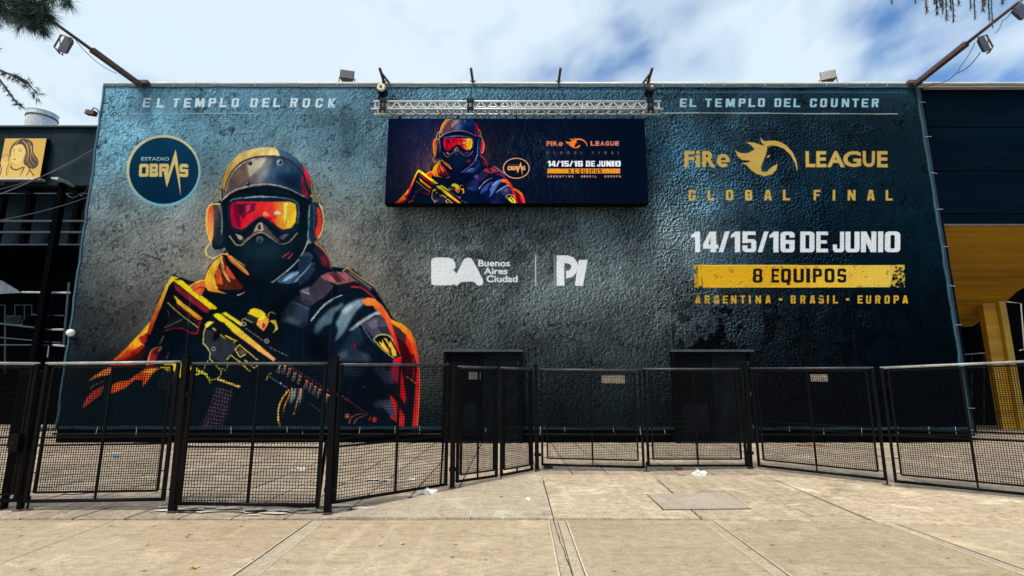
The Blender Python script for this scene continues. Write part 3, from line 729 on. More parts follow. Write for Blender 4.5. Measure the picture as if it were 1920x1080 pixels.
    # ---------------- vest and sleeve
    f(CC([(640,180),(725,80),(800,40),(860,130),(840,260),(800,290),(640,240)]), (28,38,56))
    f(CC([(672,176),(722,100),(770,120),(850,150),(832,240),(780,262),(690,222)]), (44,56,78)); l(CC([(670,178),(724,98),(850,150)]), 1.4, (92,104,124), smooth=False)
    f(CC([(690,200),(780,240),(770,270),(650,228)]), (66,80,98), soft=2)
    f(CC([(776,16),(840,-12),(950,30),(948,70),(900,84),(850,126),(790,90)]), (72,66,84)); f(CC([(790,14),(850,0),(920,26),(900,48),(820,40)]), (124,116,132)); l(CC([(790,24),(850,44),(930,66)]), 2, (176,166,178))
    f(CC([(820,84),(900,96),(860,130),(800,120)]), (50,48,64)); l(CC([(805,130),(810,300),(800,520)]), 1.4, (30,42,58))
    f(CC([(600,200),(650,190),(640,240),(760,300),(790,500),(700,470),(640,380)]), (10,20,34))
    f(DD([(0,0),(70,0),(100,80),(60,140),(0,180)]), (30,46,66)); l(DD([(0,130),(40,90),(80,40)]), 3, (120,146,166), w2=1)
    f(DD([(60,200),(130,120),(210,180),(160,240),(80,290)]), (62,56,72)); f(DD([(130,122),(170,100),(215,92),(290,100),(360,140),(392,176),(330,150),(232,172),(150,140)]), (150,92,98)); f(DD([(160,125),(240,110),(300,130),(230,160)]), (190,90,96))
    f(DD([(180,104),(215,92),(262,150),(232,160)]), (74,44,56)); l(DD([(215,92),(280,150)]), 1.6, (60,20,30))
    f(DD([(264,92),(290,70),(442,178),(432,210),(392,194),(300,112)]), (46,52,56)); l(DD([(262,92),(288,70),(360,122),(444,178)]), 1.8, (236,170,90), w2=1.4, smooth=False); l(DD([(300,96),(430,190)]), 2, (120,130,130))
    f(DD([(232,176),(330,152),(400,190),(456,254),(380,208),(320,192),(240,216)]), (24,26,38)); l(DD([(310,182),(370,190),(420,222),(450,250)]), 2.6, (226,40,50), w2=1.2)
    # sleeve
    f(DD([(60,400),(150,280),(280,210),(390,220),(460,270),(540,380),(600,600),(620,1000),(300,1020),(60,800)]), (12,24,40), smooth=True)
    f(DD([(84,450),(120,380),(180,320),(262,276),(268,300),(214,340),(196,400),(150,420),(110,470)]), (84,108,126), soft=1.2)
    f(DD([(216,508),(236,440),(220,400),(272,300),(330,262),(392,250),(396,276),(340,330),(300,400),(262,470)]), (118,146,162), soft=1.2)
    f(DD([(250,330),(300,290),(360,268),(330,300),(280,350)]), (178,200,208), soft=1)
    f(DD([(296,444),(340,404),(400,362),(470,326),(512,352),(452,352),(396,390),(352,420),(320,446)]), (172,188,194), soft=.8)
    f(DD([(300,470),(340,430),(372,420),(400,470),(370,520),(310,560),(260,600),(250,560)]), (40,60,82), soft=2)
    l(DD([(74,388),(110,340),(160,284),(215,250),(262,232)]), 2.6, (214,220,218), w2=1); l(DD([(90,360),(150,300),(205,262)]), 1.2, (150,160,166))
    f(DD([(212,620),(250,566),(300,548),(316,520),(352,560),(420,590),(440,632)]), (58,78,96), soft=1.5); f(DD([(228,612),(262,570),(300,560),(280,600)]), (104,128,142), soft=1)
    f(DD([(326,520),(344,528),(336,562),(324,546)]), (226,30,50)); l(DD([(404,606),(410,622)]), 2, (210,30,50))
    f(DD([(372,402),(440,366),(490,356),(548,420),(566,500),(500,470),(440,482)]), (74,74,94)); f(DD([(400,400),(470,372),(470,420),(440,440)]), (104,104,124)); f(DD([(470,420),(540,420),(556,480),(500,468)]), (46,46,62))
    l(DD([(362,410),(400,500),(470,570),(560,632)]), 2.6, (8,14,24)); l(DD([(372,404),(420,480),(456,524)]), 1.8, (120,134,144), w2=.8)
    f(DD([(444,494),(480,470),(540,476),(576,530),(606,590),(570,612),(500,560)]), (16,18,26))
    l(DD([(446,496),(480,470),(540,476),(580,536),(608,592)]), 1.8, (216,216,150)); l(DD([(448,498),(500,556),(570,610)]), 1.6, (226,196,90))
    for q in ([(474,506),(494,540),(520,566),(548,582),(528,552),(508,520),(498,496),(496,520)], [(506,490),(530,520),(548,556),(560,596),(584,596),(580,568),(560,530),(548,504),(540,520),(524,492)]):
        f(DD(q), (248,206,66))
    f(DD([(524,530),(548,548),(556,578),(534,562)]), (120,24,36))
    f(DD([(370,262),(410,248),(452,252),(500,296),(544,364),(572,440),(606,590),(586,560),(552,470),(516,380),(470,330),(440,296),(400,296)]), (250,132,50), c2=(232,34,44), g=DD([(430,270),(580,560)]))
    f(DD([(552,392),(600,420),(640,470),(650,540),(600,510),(572,460)]), (60,40,44)); f(DD([(590,480),(650,540),(690,600),(690,720),(650,700),(610,620)]), (60,14,22))
    f(DD([(540,372),(612,402),(668,446),(698,520),(712,600),(718,660),(702,650),(688,590),(650,520),(640,470),(600,430),(552,400)]), (252,156,34), c2=(250,60,30), g=DD([(600,400),(700,640)]), smooth=False)
    f(DD([(640,470),(660,500),(684,580),(672,592),(640,520)]), (236,40,30))
    f(DD([(704,640),(720,640),(720,800),(704,1040),(674,1040),(680,960),(690,860),(698,760)]), (236,40,44)); l(DD([(716,640),(720,800),(706,1030)]), 1.6, (255,120,80))
    f(DD([(560,620),(596,600),(616,600),(606,640),(640,840),(632,880),(606,840),(588,720)]), (240,30,46)); f(DD([(570,622),(590,640),(596,760),(560,740),(540,680)]), (150,40,70), soft=1)
    l(DD([(640,716),(670,738),(702,762)]), 2.4, (236,70,50)); l(DD([(682,600),(686,700),(676,740)]), 2, (190,30,40))
    f(DD([(440,656),(500,660),(552,700),(572,760),(520,760),(476,724)]), (70,68,92), soft=1); f(DD([(250,650),(430,640),(380,700),(320,730),(260,700)]), (30,48,64), soft=3)
    f(DD([(440,884),(480,856),(540,852),(590,900),(600,990),(548,952),(500,900),(450,902)]), (84,80,104), soft=1); l(DD([(380,786),(404,770)]), 1.4, (120,140,150))
    f(DD([(538,826),(566,846),(600,900),(632,960),(628,1014),(598,1014),(580,960),(560,890)]), (236,46,46)); f(DD([(540,950),(590,970),(586,990),(548,966)]), (220,50,50))
    for q in ([(300,996),(316,960),(350,944),(408,936)], [(330,996),(352,968),(410,946)]): l(DD(q), 2.4, (222,110,90), w2=1.2)
    P.disc(DD([(290,954)])[0], 4.5, (216,120,96), soft=.5); P.disc(DD([(450,974)])[0], 4, (226,50,50), ry=5); l(DD([(416,984),(430,954)]), 1.8, (220,70,60)); P.disc(DD([(388,1026)])[0], 6, (224,90,90), ry=3.5)
    f(DD([(440,1030),(590,1034),(590,1050),(440,1046)]), (150,24,34))

    # handguard ribs and barrel, over the sleeve
    QQ = frame_of(480, 560, 4.153)
    f(QQ([(140,470),(230,500),(420,610),(560,700),(620,745),(640,775),(560,790),(470,760),(330,690),(200,600),(150,540)]), (13,16,25))
    f(QQ([(150,478),(240,505),(430,615),(575,705),(570,722),(420,640),(230,530)]), (30,32,42))
    for k in range(24): l(QQ([(215+k*15,492+k*9.6),(223+k*15,500+k*9.6)]), 1.3, (112,108,112) if k % 2 else (60,60,70))
    ends = [(186,516),(225,522),(262,546),(302,578),(345,600),(396,640),(430,662),(462,684),(496,706),(552,748)]
    for k, (x, y) in enumerate(ends):
        f(QQ([(x-8,y+2),(x+14,y+10),(x-6,y+68),(x-30,y+56)]), (44,42,52))
        l(QQ([(x-4,y+6),(x-26,y+58),(x-12,y+68),(x+8,y+24)]), 1.1, (128,118,122), smooth=False)
        l(QQ([(x-2,y+12),(x-14,y+40)]), 1.6, (176,164,156), w2=.6)
        f(QQ([(x-13,y-8),(x+13,y-1),(x+10,y+10),(x-10,y+4)]), (226,206,110) if k < 2 else ((250,150,104) if k < 6 else (240,128,84)))
    for k in range(17):
        x, y = 656+k*12, 748+k*8.6
        l(QQ([(x,y),(x+9,y+7)]), 2.4, (206,84,66) if k % 2 else (120,44,44))
    l(QQ([(640,760),(850,906)]), 1.4, (52,20,28))
    f(QQ([(548,736),(575,750),(572,762),(550,752)]), (250,160,110))
    # broad soft modelling so that the cloth and shell turn away from the light
    f(HH([(600,300),(780,280),(850,420),(700,380)]), (6,18,34), smooth=True, soft=7, alpha=.55)
    f(HH([(200,420),(260,300),(320,240),(300,380)]), (70,44,46), smooth=True, soft=5, alpha=.35)
    f(HH([(430,180),(520,150),(560,170),(470,230)]), (236,226,196), smooth=True, soft=4, alpha=.45)
    f(HH([(300,820),(480,780),(640,820),(560,960),(400,960)]), (20,48,62), smooth=True, soft=10, alpha=.45)
    f(HH([(250,500),(300,490),(310,660),(262,640)]), (110,0,40), smooth=True, soft=4, alpha=.45)
    f(CC([(560,120),(640,60),(760,30),(700,200),(600,240)]), (3,10,20), smooth=True, soft=5, alpha=.6)
    f(DD([(60,430),(140,470),(200,600),(120,640),(40,560)]), (3,9,18), smooth=True, soft=6, alpha=.7)
    f(DD([(250,480),(330,430),(400,520),(330,640),(240,600)]), (14,28,48), smooth=True, soft=6, alpha=.5)
    f(DD([(400,600),(520,640),(520,860),(420,960),(300,900)]), (5,14,28), smooth=True, soft=9, alpha=.6)
    f(DD([(560,640),(640,700),(640,1000),(600,820)]), (120,0,14), smooth=True, soft=5, alpha=.35)
    f(BB([(520,430),(600,360),(760,470),(640,620),(480,600)]), (3,10,18), smooth=True, soft=7, alpha=.55)
    f(BB([(300,600),(380,560),(430,610),(340,660)]), (120,20,10), smooth=True, soft=4, alpha=.4)

def horse(P, col, xf=lambda p: p, **kw):
    P.fill(xf([(495,465),(518,480),(545,488),(590,488),(650,460),(622,425),(583,405),(612,402),(645,406),(700,425),(738,430),(746,450),(738,490),(716,545),(695,600),(705,636),(742,636),(776,600),(826,574),(816,620),(780,655),(726,669),(662,650),(612,612),(582,580),(545,566),(590,562),(622,550),(592,544),(545,540),(512,508)]), col, **kw)
    P.fill(xf([(695,366),(706,384),(726,394),(800,390),(850,402),(900,432),(945,485),(972,545),(980,600),(977,634),(964,570),(930,505),(880,455),(825,432),(780,428),(745,432),(776,442),(735,436),(712,416),(697,396)]), col, **kw)
    P.fill(xf([(738,526),(752,508),(768,500),(760,520)]), col, **kw)
def obras(P, xf, gold, white):
    def bl(ch, x0, x1): 
        q = xf([(x0, 628), (x1, 740)])
        block(P, ch, q[0][0], q[0][1], q[1][0], q[1][1], gold, a=.30, b=.24, slant=(q[1][0]-q[0][0])*.06)
    bl('O', 185, 268); bl('B', 276, 350); bl('R', 358, 440); bl('S', 530, 604)
    P.fill(xf([(398,690),(440,690),(432,770),(424,826),(412,770)]), gold)
    P.fill(xf([(500,506),(512,570),(478,660),(424,828),(420,770)]), gold)
    P.fill(xf([(500,506),(516,600),(532,740),(542,898),(524,800),(492,620)]), gold)
    q = xf([(208,572),(445,600)])
    lettering(P, 'ESTADIO', rectq(q[0][0], q[0][1], q[1][0], q[1][1]), white, offset=0.0)
# ------------------------------------------------------------------ printed canvas image
YW = 14.1                                        # canvas plane
TL, TR = onY(195, 160, YW), onY(1719, 161, YW)
BL, BR = onY(104, 803, YW), onY(1821, 805, YW)
CX0, CX1, CZ0, CZ1 = BL.x-0.1, BR.x+0.1, 0.2, TL.z+0.15
TW = 2400; TH = int(TW*(CZ1-CZ0)/(CX1-CX0))
def plane_map(Y, X0, X1, Z0, Z1, W, H):
    def f(P):
        P = np.asarray(P, float)
        a = (P[:,0]-960)/F; b = (540-P[:,1])/F
        s = Y/(CP-b*SP)
        return np.stack([(a*s-X0)/(X1-X0)*W, (Z1-(EYE+(SP+b*CP)*s))/(Z1-Z0)*H], 1)
    return f
def make_image(name, rgb, k):
    H, W, _ = rgb.shape
    lin = s2l(np.clip(rgb, 0, 1))*k
    buf = np.ones((H, W, 4), np.float32); buf[..., :3] = lin[::-1]
    im = bpy.data.images.new(name, W, H, float_buffer=True, is_data=True)
    im.pixels.foreach_set(buf.ravel()); im.update(); im.pack()
    return im
def BGK(v):
    return 1.0+.20*np.clip((v-30)/70, 0, 1)
def letter_e(P, fr_, x0, y0, x1, y1, col, back):
    cx, cy = (x0+x1)/2, (y0+y1)/2; rx, ry = (x1-x0)/2, (y1-y0)/2; pts = []
    for k in range(33):
        a = math.radians(-4-k*312/32); pts.append((cx+rx*math.cos(a), cy+ry*math.sin(a)))
    for k in range(33):
        a = math.radians(-316+k*312/32); pts.append((cx+rx*.42*math.cos(a), cy+ry*.50*math.sin(a)))
    P.fill(fr_(pts), col)
    P.fill(fr_([(cx-rx*.8,cy-ry*.06),(x1,cy-ry*.06),(x1,cy+ry*.26),(cx-rx*.8,cy+ry*.26)]), col)
def canvas_paint():
    P = Paint(TW, TH, plane_map(YW, CX0, CX1, CZ0, CZ1, TW, TH), 1.55)
    rng = np.random.default_rng(5)
    X = CX0+(np.arange(TW)+.5)/TW*(CX1-CX0); Z = CZ1-(np.arange(TH)+.5)/TH*(CZ1-CZ0)
    XX, ZZ = np.meshgrid(X, Z)
    dep = YW*CP+(ZZ-EYE)*SP
    PX = (960+F*XX/dep).astype(np.float32); PY = (540-F*((ZZ-EYE)*CP-YW*SP)/dep).astype(np.float32)
    cp = np.array(BG, float)
    # smooth background tone from control colours of the print
    st = 12
    gx, gy = PX[::st, ::st], PY[::st, ::st]
    wsum = np.zeros(gx.shape); acc = np.zeros(gx.shape+(3,))
    for x, y, r, g, b in cp:
        w = np.exp(-(((gx-x)/95)**2+((gy-y)/80)**2)/2)+1e-6/(1+((gx-x)**2+(gy-y)**2)/1e4)
        wsum += w; acc += w[..., None]*np.array([r, g, b])
    acc = acc*BGK(acc.mean(2, keepdims=True)/wsum[..., None])
    low = (acc/wsum[..., None]/255).astype(np.float32)
    yi = np.minimum(np.arange(TH)/st, low.shape[0]-1.001); xi = np.minimum(np.arange(TW)/st, low.shape[1]-1.001)
    y0 = yi.astype(int); x0 = xi.astype(int); fy = (yi-y0)[:, None, None].astype(np.float32); fx = (xi-x0)[None, :, None].astype(np.float32)
    bg = (low[y0][:, x0]*(1-fx)+low[y0][:, x0+1]*fx)*(1-fy)+(low[y0+1][:, x0]*(1-fx)+low[y0+1][:, x0+1]*fx)*fy
    # the print turns grey-green away from its blue top and navy right side
    k1 = np.clip((PY-300)/120, 0, 1)*np.clip((PX-130)/60, 0, 1)*np.clip((1470-PX)/200, 0, 1)
    gy_ = bg.mean(2, keepdims=True)
    grey = gy_*np.array([1.03, 1.02, .97], np.float32)
    bg = bg+(grey-bg)*(k1*.55)[..., None]*np.clip(bg.mean(2)*5-.4, 0, 1)[..., None]
    k2 = np.clip((PX-1300)/170, 0, 1)*np.clip((PY-165)/90, 0, 1)
    bg = bg*(1-.38*k2[..., None]*np.array([.8, 1.0, 1.05], np.float32))
    k3 = np.clip((420-PY)/200, 0, 1)
    gy_ = bg.mean(2, keepdims=True)
    bg = bg+(gy_*np.array([.80, 1.04, 1.16], np.float32)-bg)*(k3*.6)[..., None]
    bg = bg*(1-.16*k3*np.clip((PX-240)/120, 0, 1))[..., None]
    bg = bg*(1-.10*np.exp(-(((PX-900)/520)**2+((PY-420)/190)**2)))[..., None]
    k4 = np.clip((PY-520)/160, 0, 1)
    bg = bg*(1-.20*k4)[..., None]
    def blob(x, y, sx, sy): return np.exp(-(((PX-x)/sx)**2+((PY-y)/sy)**2)/2)
    def sm(v, a, b):
        t = np.clip((v-a)/(b-a), 0, 1); return t*t*(3-2*t)
    def emboss(h, k):
        e = h-np.roll(np.roll(h, -2, 0), -2, 1); e -= e.mean(); return np.clip(e/(e.std()+1e-6)*k, -2.2, 2.2)
    def emboss1(h, k):
        e = h-np.roll(np.roll(h, -1, 0), -2, 1); e -= e.mean(); return np.clip(e/(e.std()+1e-6)*k, -2.2, 2.2)
    # plaster grain, diagonal in the middle of the sheet
    mid = emboss1(fbm(TH, TW, 5.2, 3, rng, .7), 1.0)
    w1 = fbm(TH, TW, 60, 4, rng); w2 = fbm(TH, TW, 60, 4, rng)
    v, v1 = voronoi_edge(TH, TW, 30, rng, ((w1-.5)*2.6, (w2-.5)*2.6))
    v2, _ = voronoi_edge(TH, TW, 10, rng, ((w2-.5)*3.2, (w1-.5)*3.2))
    patch = sm(fbm(TH, TW, 90, 4, rng, .6), .46, .60)
    right = sm(PX, 1180, 1270)*(1-sm(PX, 1500+120*(w1-.5)*4, 1680))
    right = right*sm(PY, 195, 250)*(1-.65*sm(PY, 660, 800))
    left = 1-sm(PX, 640, 780)
    crack = np.clip(1-v/.06, 0, 1)*patch*left
    plate = emboss(np.clip(v, 0, .28), .9)
    peb = emboss(np.clip(v2, 0, .35)+.25*fbm(TH, TW, 7, 2, rng), 1.0)
    grainy = emboss(fbm(TH, TW, 4.5, 2, rng), 1.0)
    amp = (.06+.125*sm(PX, 640, 800)*(1-sm(PX, 1250, 1400)))
    rel = mid*amp*(1-.7*sm(PX, 1560, 1720))+peb*right*.24*(0.55+0.9*patch)+plate*left*.035*patch+grainy*.034
    rel += (fbm(TH, TW, 170, 4, rng)-.5)*.40*(1-.5*sm(PX, 1500, 1700))
    # big dark stains on the right
    st1 = sm(fbm(TH, TW, 44, 5, rng, .65), .50, .60)
    dark = st1*np.clip(blob(1370, 610, 75, 40)+.8*blob(1320, 640, 30, 40)+.5*blob(1600, 620, 120, 70)+.25*blob(1010, 480, 60, 30)+.4*blob(1450, 300, 40, 60)+.3*blob(880, 470, 50, 30)+.4*blob(640, 440, 30, 30), 0, 1)
    bg = bg*(1+.02*np.clip((PY-380)/80, 0, 1)*np.clip((PX-640)/120, 0, 1)*np.clip((1330-PX)/120, 0, 1))[..., None]
    img = bg*(1+rel[..., None]*1.6)
    img = img*(1-.62*crack[..., None])
    v3, _ = voronoi_edge(TH, TW, 21, rng, ((w2-.5)*4.5, (w1-.5)*4.5))
    cl = sm(fbm(TH, TW, 75, 5, rng, .6), .50, .62)
    crack3 = np.clip(1-v3/.11, 0, 1)*cl*(1-.5*sm(PX, 1560, 1700))
    img = img*(1-.55*crack3[..., None])
    lum_ = 1.08-.18*sm(fbm(TH, TW, 110, 6, rng, .62), .47, .62)+.10*sm(fbm(TH, TW, 80, 5, rng, .6), .52, .66)
    img = img*lum_[..., None]
    pit = sm(fbm(TH, TW, 9, 3, rng, .7), .64, .74)*sm(fbm(TH, TW, 60, 4, rng), .45, .6)
    img = img*(1-.45*pit[..., None])
    img = img*(1-.8*dark[..., None])
    img += (np.clip(peb, .9, 2.2)-.9)[..., None]*right[..., None]*.10*np.array([.75, .95, 1.05], np.float32)
    P.rgb[:] = np.clip(img, 0.004, 1)
    P.wear = sm(fbm(TH, TW, 14, 4, rng, .7), .25, .75)
    # ---- type
    pale = (146,196,220)
    row(P, 'ELTEMPLODELROCK', [274,300,328.5,350,373.5,397,418,440,475,497.5,518.5,550,573,597,621], 13.4, 184.0, 201, (214,236,246), slant=2.5, alpha=.9)
    P.line([(228,213),(480,212.5)], 1.0, (176,206,216), alpha=.8); P.line([(480,212.5),(640,212)], .8, (150,190,205), alpha=.4)
    row(P, 'ELTEMPLODELCOUNTER', [1281,1299,1328,1347,1369,1391,1409.5,1427,1458,1476,1494,1525,1544,1564,1585,1604,1622,1641], 12.6, 184.5, 200.5, (166,208,226), slant=.8, wear=.0, alpha=.95)
    P.line([(1240,211.5),(1683,213.5)], 1.5, (170,190,184), alpha=.9)
    # round badge
    P.disc((306.5,320), 69.5, (206,200,150), ry=67, c2=(112,182,204), g=((300,300),(320,372)))
    P.disc((307,320), 65, (14,62,92), ry=62.5, c2=(8,40,66), g=((306,260),(306,385)))
    obras(P, OO, (222,196,124), (190,214,214))
    # event mark
    gold = (206,172,88)
    lettering(P, 'F', EE(rectq(97,472,176,598)), gold, offset=.04); lettering(P, 'R', EE(rectq(236,472,340,598)), gold, offset=.04)
    P.fill(EE(rectq(186,506,218,598)), gold); P.disc(EE([(202,484)])[0], 3.6, gold)
    letter_e(P, EE, 350, 496, 452, 600, gold, (30,72,98))
    for t, a, b in (('L',1046,1122),('E',1130,1208),('A',1214,1350),('G',1338,1478),('U',1492,1588),('E',1606,1690)):
        lettering(P, t, EE(rectq(a, 474, b, 598)), gold, offset=.032)
    horse(P, gold, EE)
    row(P, 'GLOBALFINAL', [1298,1333.5,1368,1404,1440,1474.5,1532,1564,1597,1633,1667.5], 13.0, 356, 375.5, (206,172,80), a=.34)
    xs = [('1',150,222),('4',242,358),('/',362,448),('1',458,532),('5',548,656),('/',668,752),('1',760,834),('6',846,956),('D',1000,1110),('E',1124,1216),('J',1254,1342),('U',1352,1462),('N',1472,1590),('I',1594,1652),('O',1656,1776)]
    for ch, a, b in xs:
        q = GG([(a, 143), (b, 303)])
        aa = .36 if ch != '1' else .36
        if ch == 'I': block(P, ch, q[0][0], q[0][1], q[1][0], q[1][1], (236,242,247), a=.62, b=.19)
        else: block(P, ch, q[0][0], q[0][1], q[1][0], q[1][1], (236,242,247), a=aa, b=.17)
    yel, yel2 = (236,180,38), (240,204,86)
    P.fill(GG([(196,402),(1695,404),(1700,420),(1722,418),(1720,470),(1700,575),(1400,576),(235,577),(232,560),(196,577)]), yel, c2=yel2, g=GG([(900,490),(1700,490)]), wear=-.02)
    P.fill(GG([(166,402),(198,402),(200,577),(176,577)]), (206,158,42), wear=.2)
    P.line(GG([(196,406),(206,577)]), 1.0, (60,50,30)); P.line(GG([(232,500),(238,577)]), 1.4, (40,40,36))
    P.fill(GG([(1695,404),(1810,402),(1812,577),(1700,576)]), (214,180,70), wear=.36)
    r2 = random.Random(3)
    for k in range(16):
        x, y = r2.uniform(1705, 1800), r2.uniform(410, 565); w, h = r2.uniform(8, 26), r2.uniform(6, 26)
        P.fill(GG([(x,y),(x+w,y+3),(x+w*.8,y+h),(x+3,y+h*.8)]), (18,26,32))
    for k in range(26):
        x, y = r2.uniform(210, 1690), r2.choice([r2.uniform(405,425), r2.uniform(550,574)]); w, h = r2.uniform(4, 22), r2.uniform(2, 6)
        P.fill(GG([(x,y),(x+w,y),(x+w*.7,y+h),(x+2,y+h*.8)]), (110,84,36), alpha=.7)
    P.line(GG([(240,404),(1690,406)]), .9, (250,220,110)); P.line(GG([(300,574),(1690,574)]), .7, (250,214,100))
    for ch, a, b in (('8',628,706),('E',776,836),('Q',850,928),('U',946,1028),('I',1042,1078),('P',1096,1166),('O',1186,1264),('S',1286,1356)):
        q = GG([(a, 430), (b, 540)]); block(P, ch, q[0][0], q[0][1], q[1][0], q[1][1], (22,28,36), a=.34 if ch != 'I' else .8, b=.19)
    gx_ = lambda L: [1260+x/4.154 for x in L]
    row(P, 'ARGENTINA', gx_([201,275,347,417,482,552,606,672,748]), 9.2, 400+640/4.154, 400+703/4.154, (206,164,50), wear=.02)
    row(P, 'BRASIL', gx_([945,1020,1094,1162,1213,1272]), 9.2, 400+640/4.154, 400+703/4.154, (206,164,50), wear=.02)
    row(P, 'EUROPA', gx_([1467,1533,1605,1677,1747,1817]), 9.4, 400+640/4.154, 400+703/4.154, (216,174,60), wear=.0)
    for x in (845, 1367): P.fill(GG(rectq(x-12,662,x+14,680)), (206,168,70))
    # city and park marks
    wh = (238,242,246)
    P.fill(KK([(118,205),(124,188),(142,179),(252,178),(288,192),(308,226),(306,258),(290,276),(316,302),(330,276),(368,200),(384,184),(405,178),(428,184),(442,200),(482,272),(520,352),(524,374),(514,392),(494,397),(474,392),(462,376),(444,367),(350,368),(334,388),(312,398),(290,386),(268,394),(140,394),(122,386),(118,366)]), wh)
    lettering(P, 'Buenos', KK(rectq(486,195,732,248)), wh, offset=.022)
    lettering(P, 'Aires', KK(rectq(528,258,712,308)), wh, offset=.022)
    lettering(P, 'Ciudad', KK(rectq(549,317,791,371)), wh, offset=.022)
    P.fill(KK(rectq(928,158,936,398)), (205,212,216))
    P.fill(KK([(1095,162),(1185,162),(1228,178),(1256,214),(1262,246),(1268,197),(1337,197),(1300,397),(1238,397),(1256,268),(1246,300),(1218,328),(1170,341),(1170,280),(1190,279),(1208,262),(1210,244),(1198,228),(1176,222),(1155,222),(1155,397),(1095,397)]), wh)
    q = KK([(1072,397),(1072,165),(1090,165),(1090,397)])
    lettering(P, 'PARQUE DE INNOVACION', q, (170,182,186), offset=.01)
    trooper(P)
    # the figure is painterly: break the vector edges with a small displacement and dry-brush mottling
    wy = ((fbm(TH, TW, 9, 3, rng)-.5)*4.4).astype(int); wx = ((fbm(TH, TW, 9, 3, rng)-.5)*4.4).astype(int)
    YI_, XI_ = np.mgrid[0:TH, 0:TW]
    msk = ((PX < 800) & (PY > 265)) & ~(((PX-307)**2+(PY-320)**2) < 72**2)
    wrp = P.rgb[np.clip(YI_+wy, 0, TH-1), np.clip(XI_+wx, 0, TW-1)]
    P.rgb[msk] = wrp[msk]
    soft = np.stack([blur(P.rgb[..., k], 1) for k in range(3)], -1)
    P.rgb[msk] = (P.rgb*.6+soft*.4)[msk]
    brush = 1+.34*(fbm(TH, TW, 26, 5, rng, .65, asp=.5)-.5)*2*.8
    figm = (msk & (P.cov > .5))
    P.rgb[figm] = np.clip(P.rgb*brush[..., None], 0, 1)[figm]
    # grain and broad tone variation over lettering and figure alike
    P.rgb *= (1+.05*grainy*.5+.16*(fbm(TH, TW, 120, 4, rng)-.5))[..., None]
    for x, a in ((384,.16),(636,.10),(1238,.26),(983,.08),(1560,.08)):
        P.line([(x,168),(x+(x-908)*.04,480),(x+(x-908)*.09,800)], 1.6, (140,172,186), alpha=a, cov=False)
    # wrinkles of the sheet, their pale highlights drawn into the colour, with scratches
    r3 = random.Random(21)
    for x, y0_, y1_, n in ((386,205,330,6),(398,200,300,4),(600,165,215,3),(240,200,300,3),(360,430,620,3),(480,160,270,3),(1240,230,640,3),(1100,430,560,3),(720,230,640,4),(265,170,210,4)):
        for k in range(n):
            xx = x+r3.uniform(-12,12); a = r3.uniform(y0_, (y0_+y1_)/2); b_ = a+r3.uniform(.25,.6)*(y1_-y0_)
            P.line([(xx,a),(xx+r3.uniform(-3,3),(a+b_)/2),(xx+r3.uniform(-4,4),b_)], r3.uniform(.8,1.8), (150,190,205), w2=.5, alpha=r3.uniform(.12,.35), cov=False)
    P.line([(205,174),(600,171),(1000,172),(1700,173)], 1.6, (110,165,190), alpha=.4)
    # lower edge of the sheet in the shade colours of the print
    return P
BG = [ # photo x, y, display colour of the print's ground there
 (200,190,70,128,156),(300,180,74,134,164),(420,190,66,120,150),(560,190,72,124,152),(700,190,70,116,142),(850,175,72,116,140),(1000,175,62,108,136),(1150,180,46,92,122),(1300,180,30,72,104),(1450,185,20,64,98),(1600,185,16,62,96),(1700,190,22,72,102),
 (190,270,84,134,152),(330,240,78,130,152),(500,250,82,130,152),(640,270,84,124,144),(700,330,80,112,124),(1260,260,50,92,116),(1350,270,36,76,104),(1480,260,14,52,84),(1620,260,12,52,84),(1700,280,20,62,88),
 (180,360,86,114,126),(280,420,92,114,120),(380,300,84,124,140),(350,430,112,112,112),(640,350,92,108,112),(700,420,86,100,102),(820,420,50,70,82),(950,420,48,72,84),(1100,420,56,84,98),(1230,400,66,100,116),(1330,370,46,78,96),(1450,360,22,56,82),(1600,360,12,46,74),(1720,380,16,54,78),
 (170,480,72,92,102),(260,500,84,94,96),(360,490,118,108,96),(640,460,122,106,94),(720,500,92,98,94),(800,480,74,90,92),(900,500,66,88,94),(1000,500,70,92,100),(1100,500,70,92,102),(1220,500,82,116,132),(1320,480,62,90,104),(1450,470,22,48,66),(1600,480,8,38,60),(1740,500,10,42,62),
 (160,580,46,58,70),(240,590,62,68,74),(280,560,84,86,74),(740,590,88,90,84),(820,600,66,84,88),(920,600,60,74,80),(1030,600,66,88,94),(1150,600,58,76,86),(1230,600,76,100,112),(1310,600,44,62,72),(1430,600,32,50,60),(1580,600,14,34,50),(1740,620,5,26,44),
 (150,660,42,44,54),(220,660,40,42,50),(810,660,60,76,80),(950,650,54,68,74),(1060,650,48,62,68),(1180,650,48,64,74),(1300,670,34,46,56),(1450,680,26,38,48),(1600,680,10,24,38),(1750,700,4,22,40),
 (140,740,10,28,40),(220,750,10,30,42),(330,760,9,34,48),(500,780,8,24,36),(800,740,34,44,50),(900,740,24,34,42),(1030,740,18,28,38),(1150,740,20,36,44),(1300,740,16,24,34),(1450,750,14,22,32),(1600,760,8,20,32),(1750,770,4,20,38),
 (130,800,10,36,50),(400,800,10,34,46),(700,800,10,28,38),(1000,800,8,20,30),(1300,800,8,16,26),(1600,800,8,18,30),(1800,800,6,24,40)]

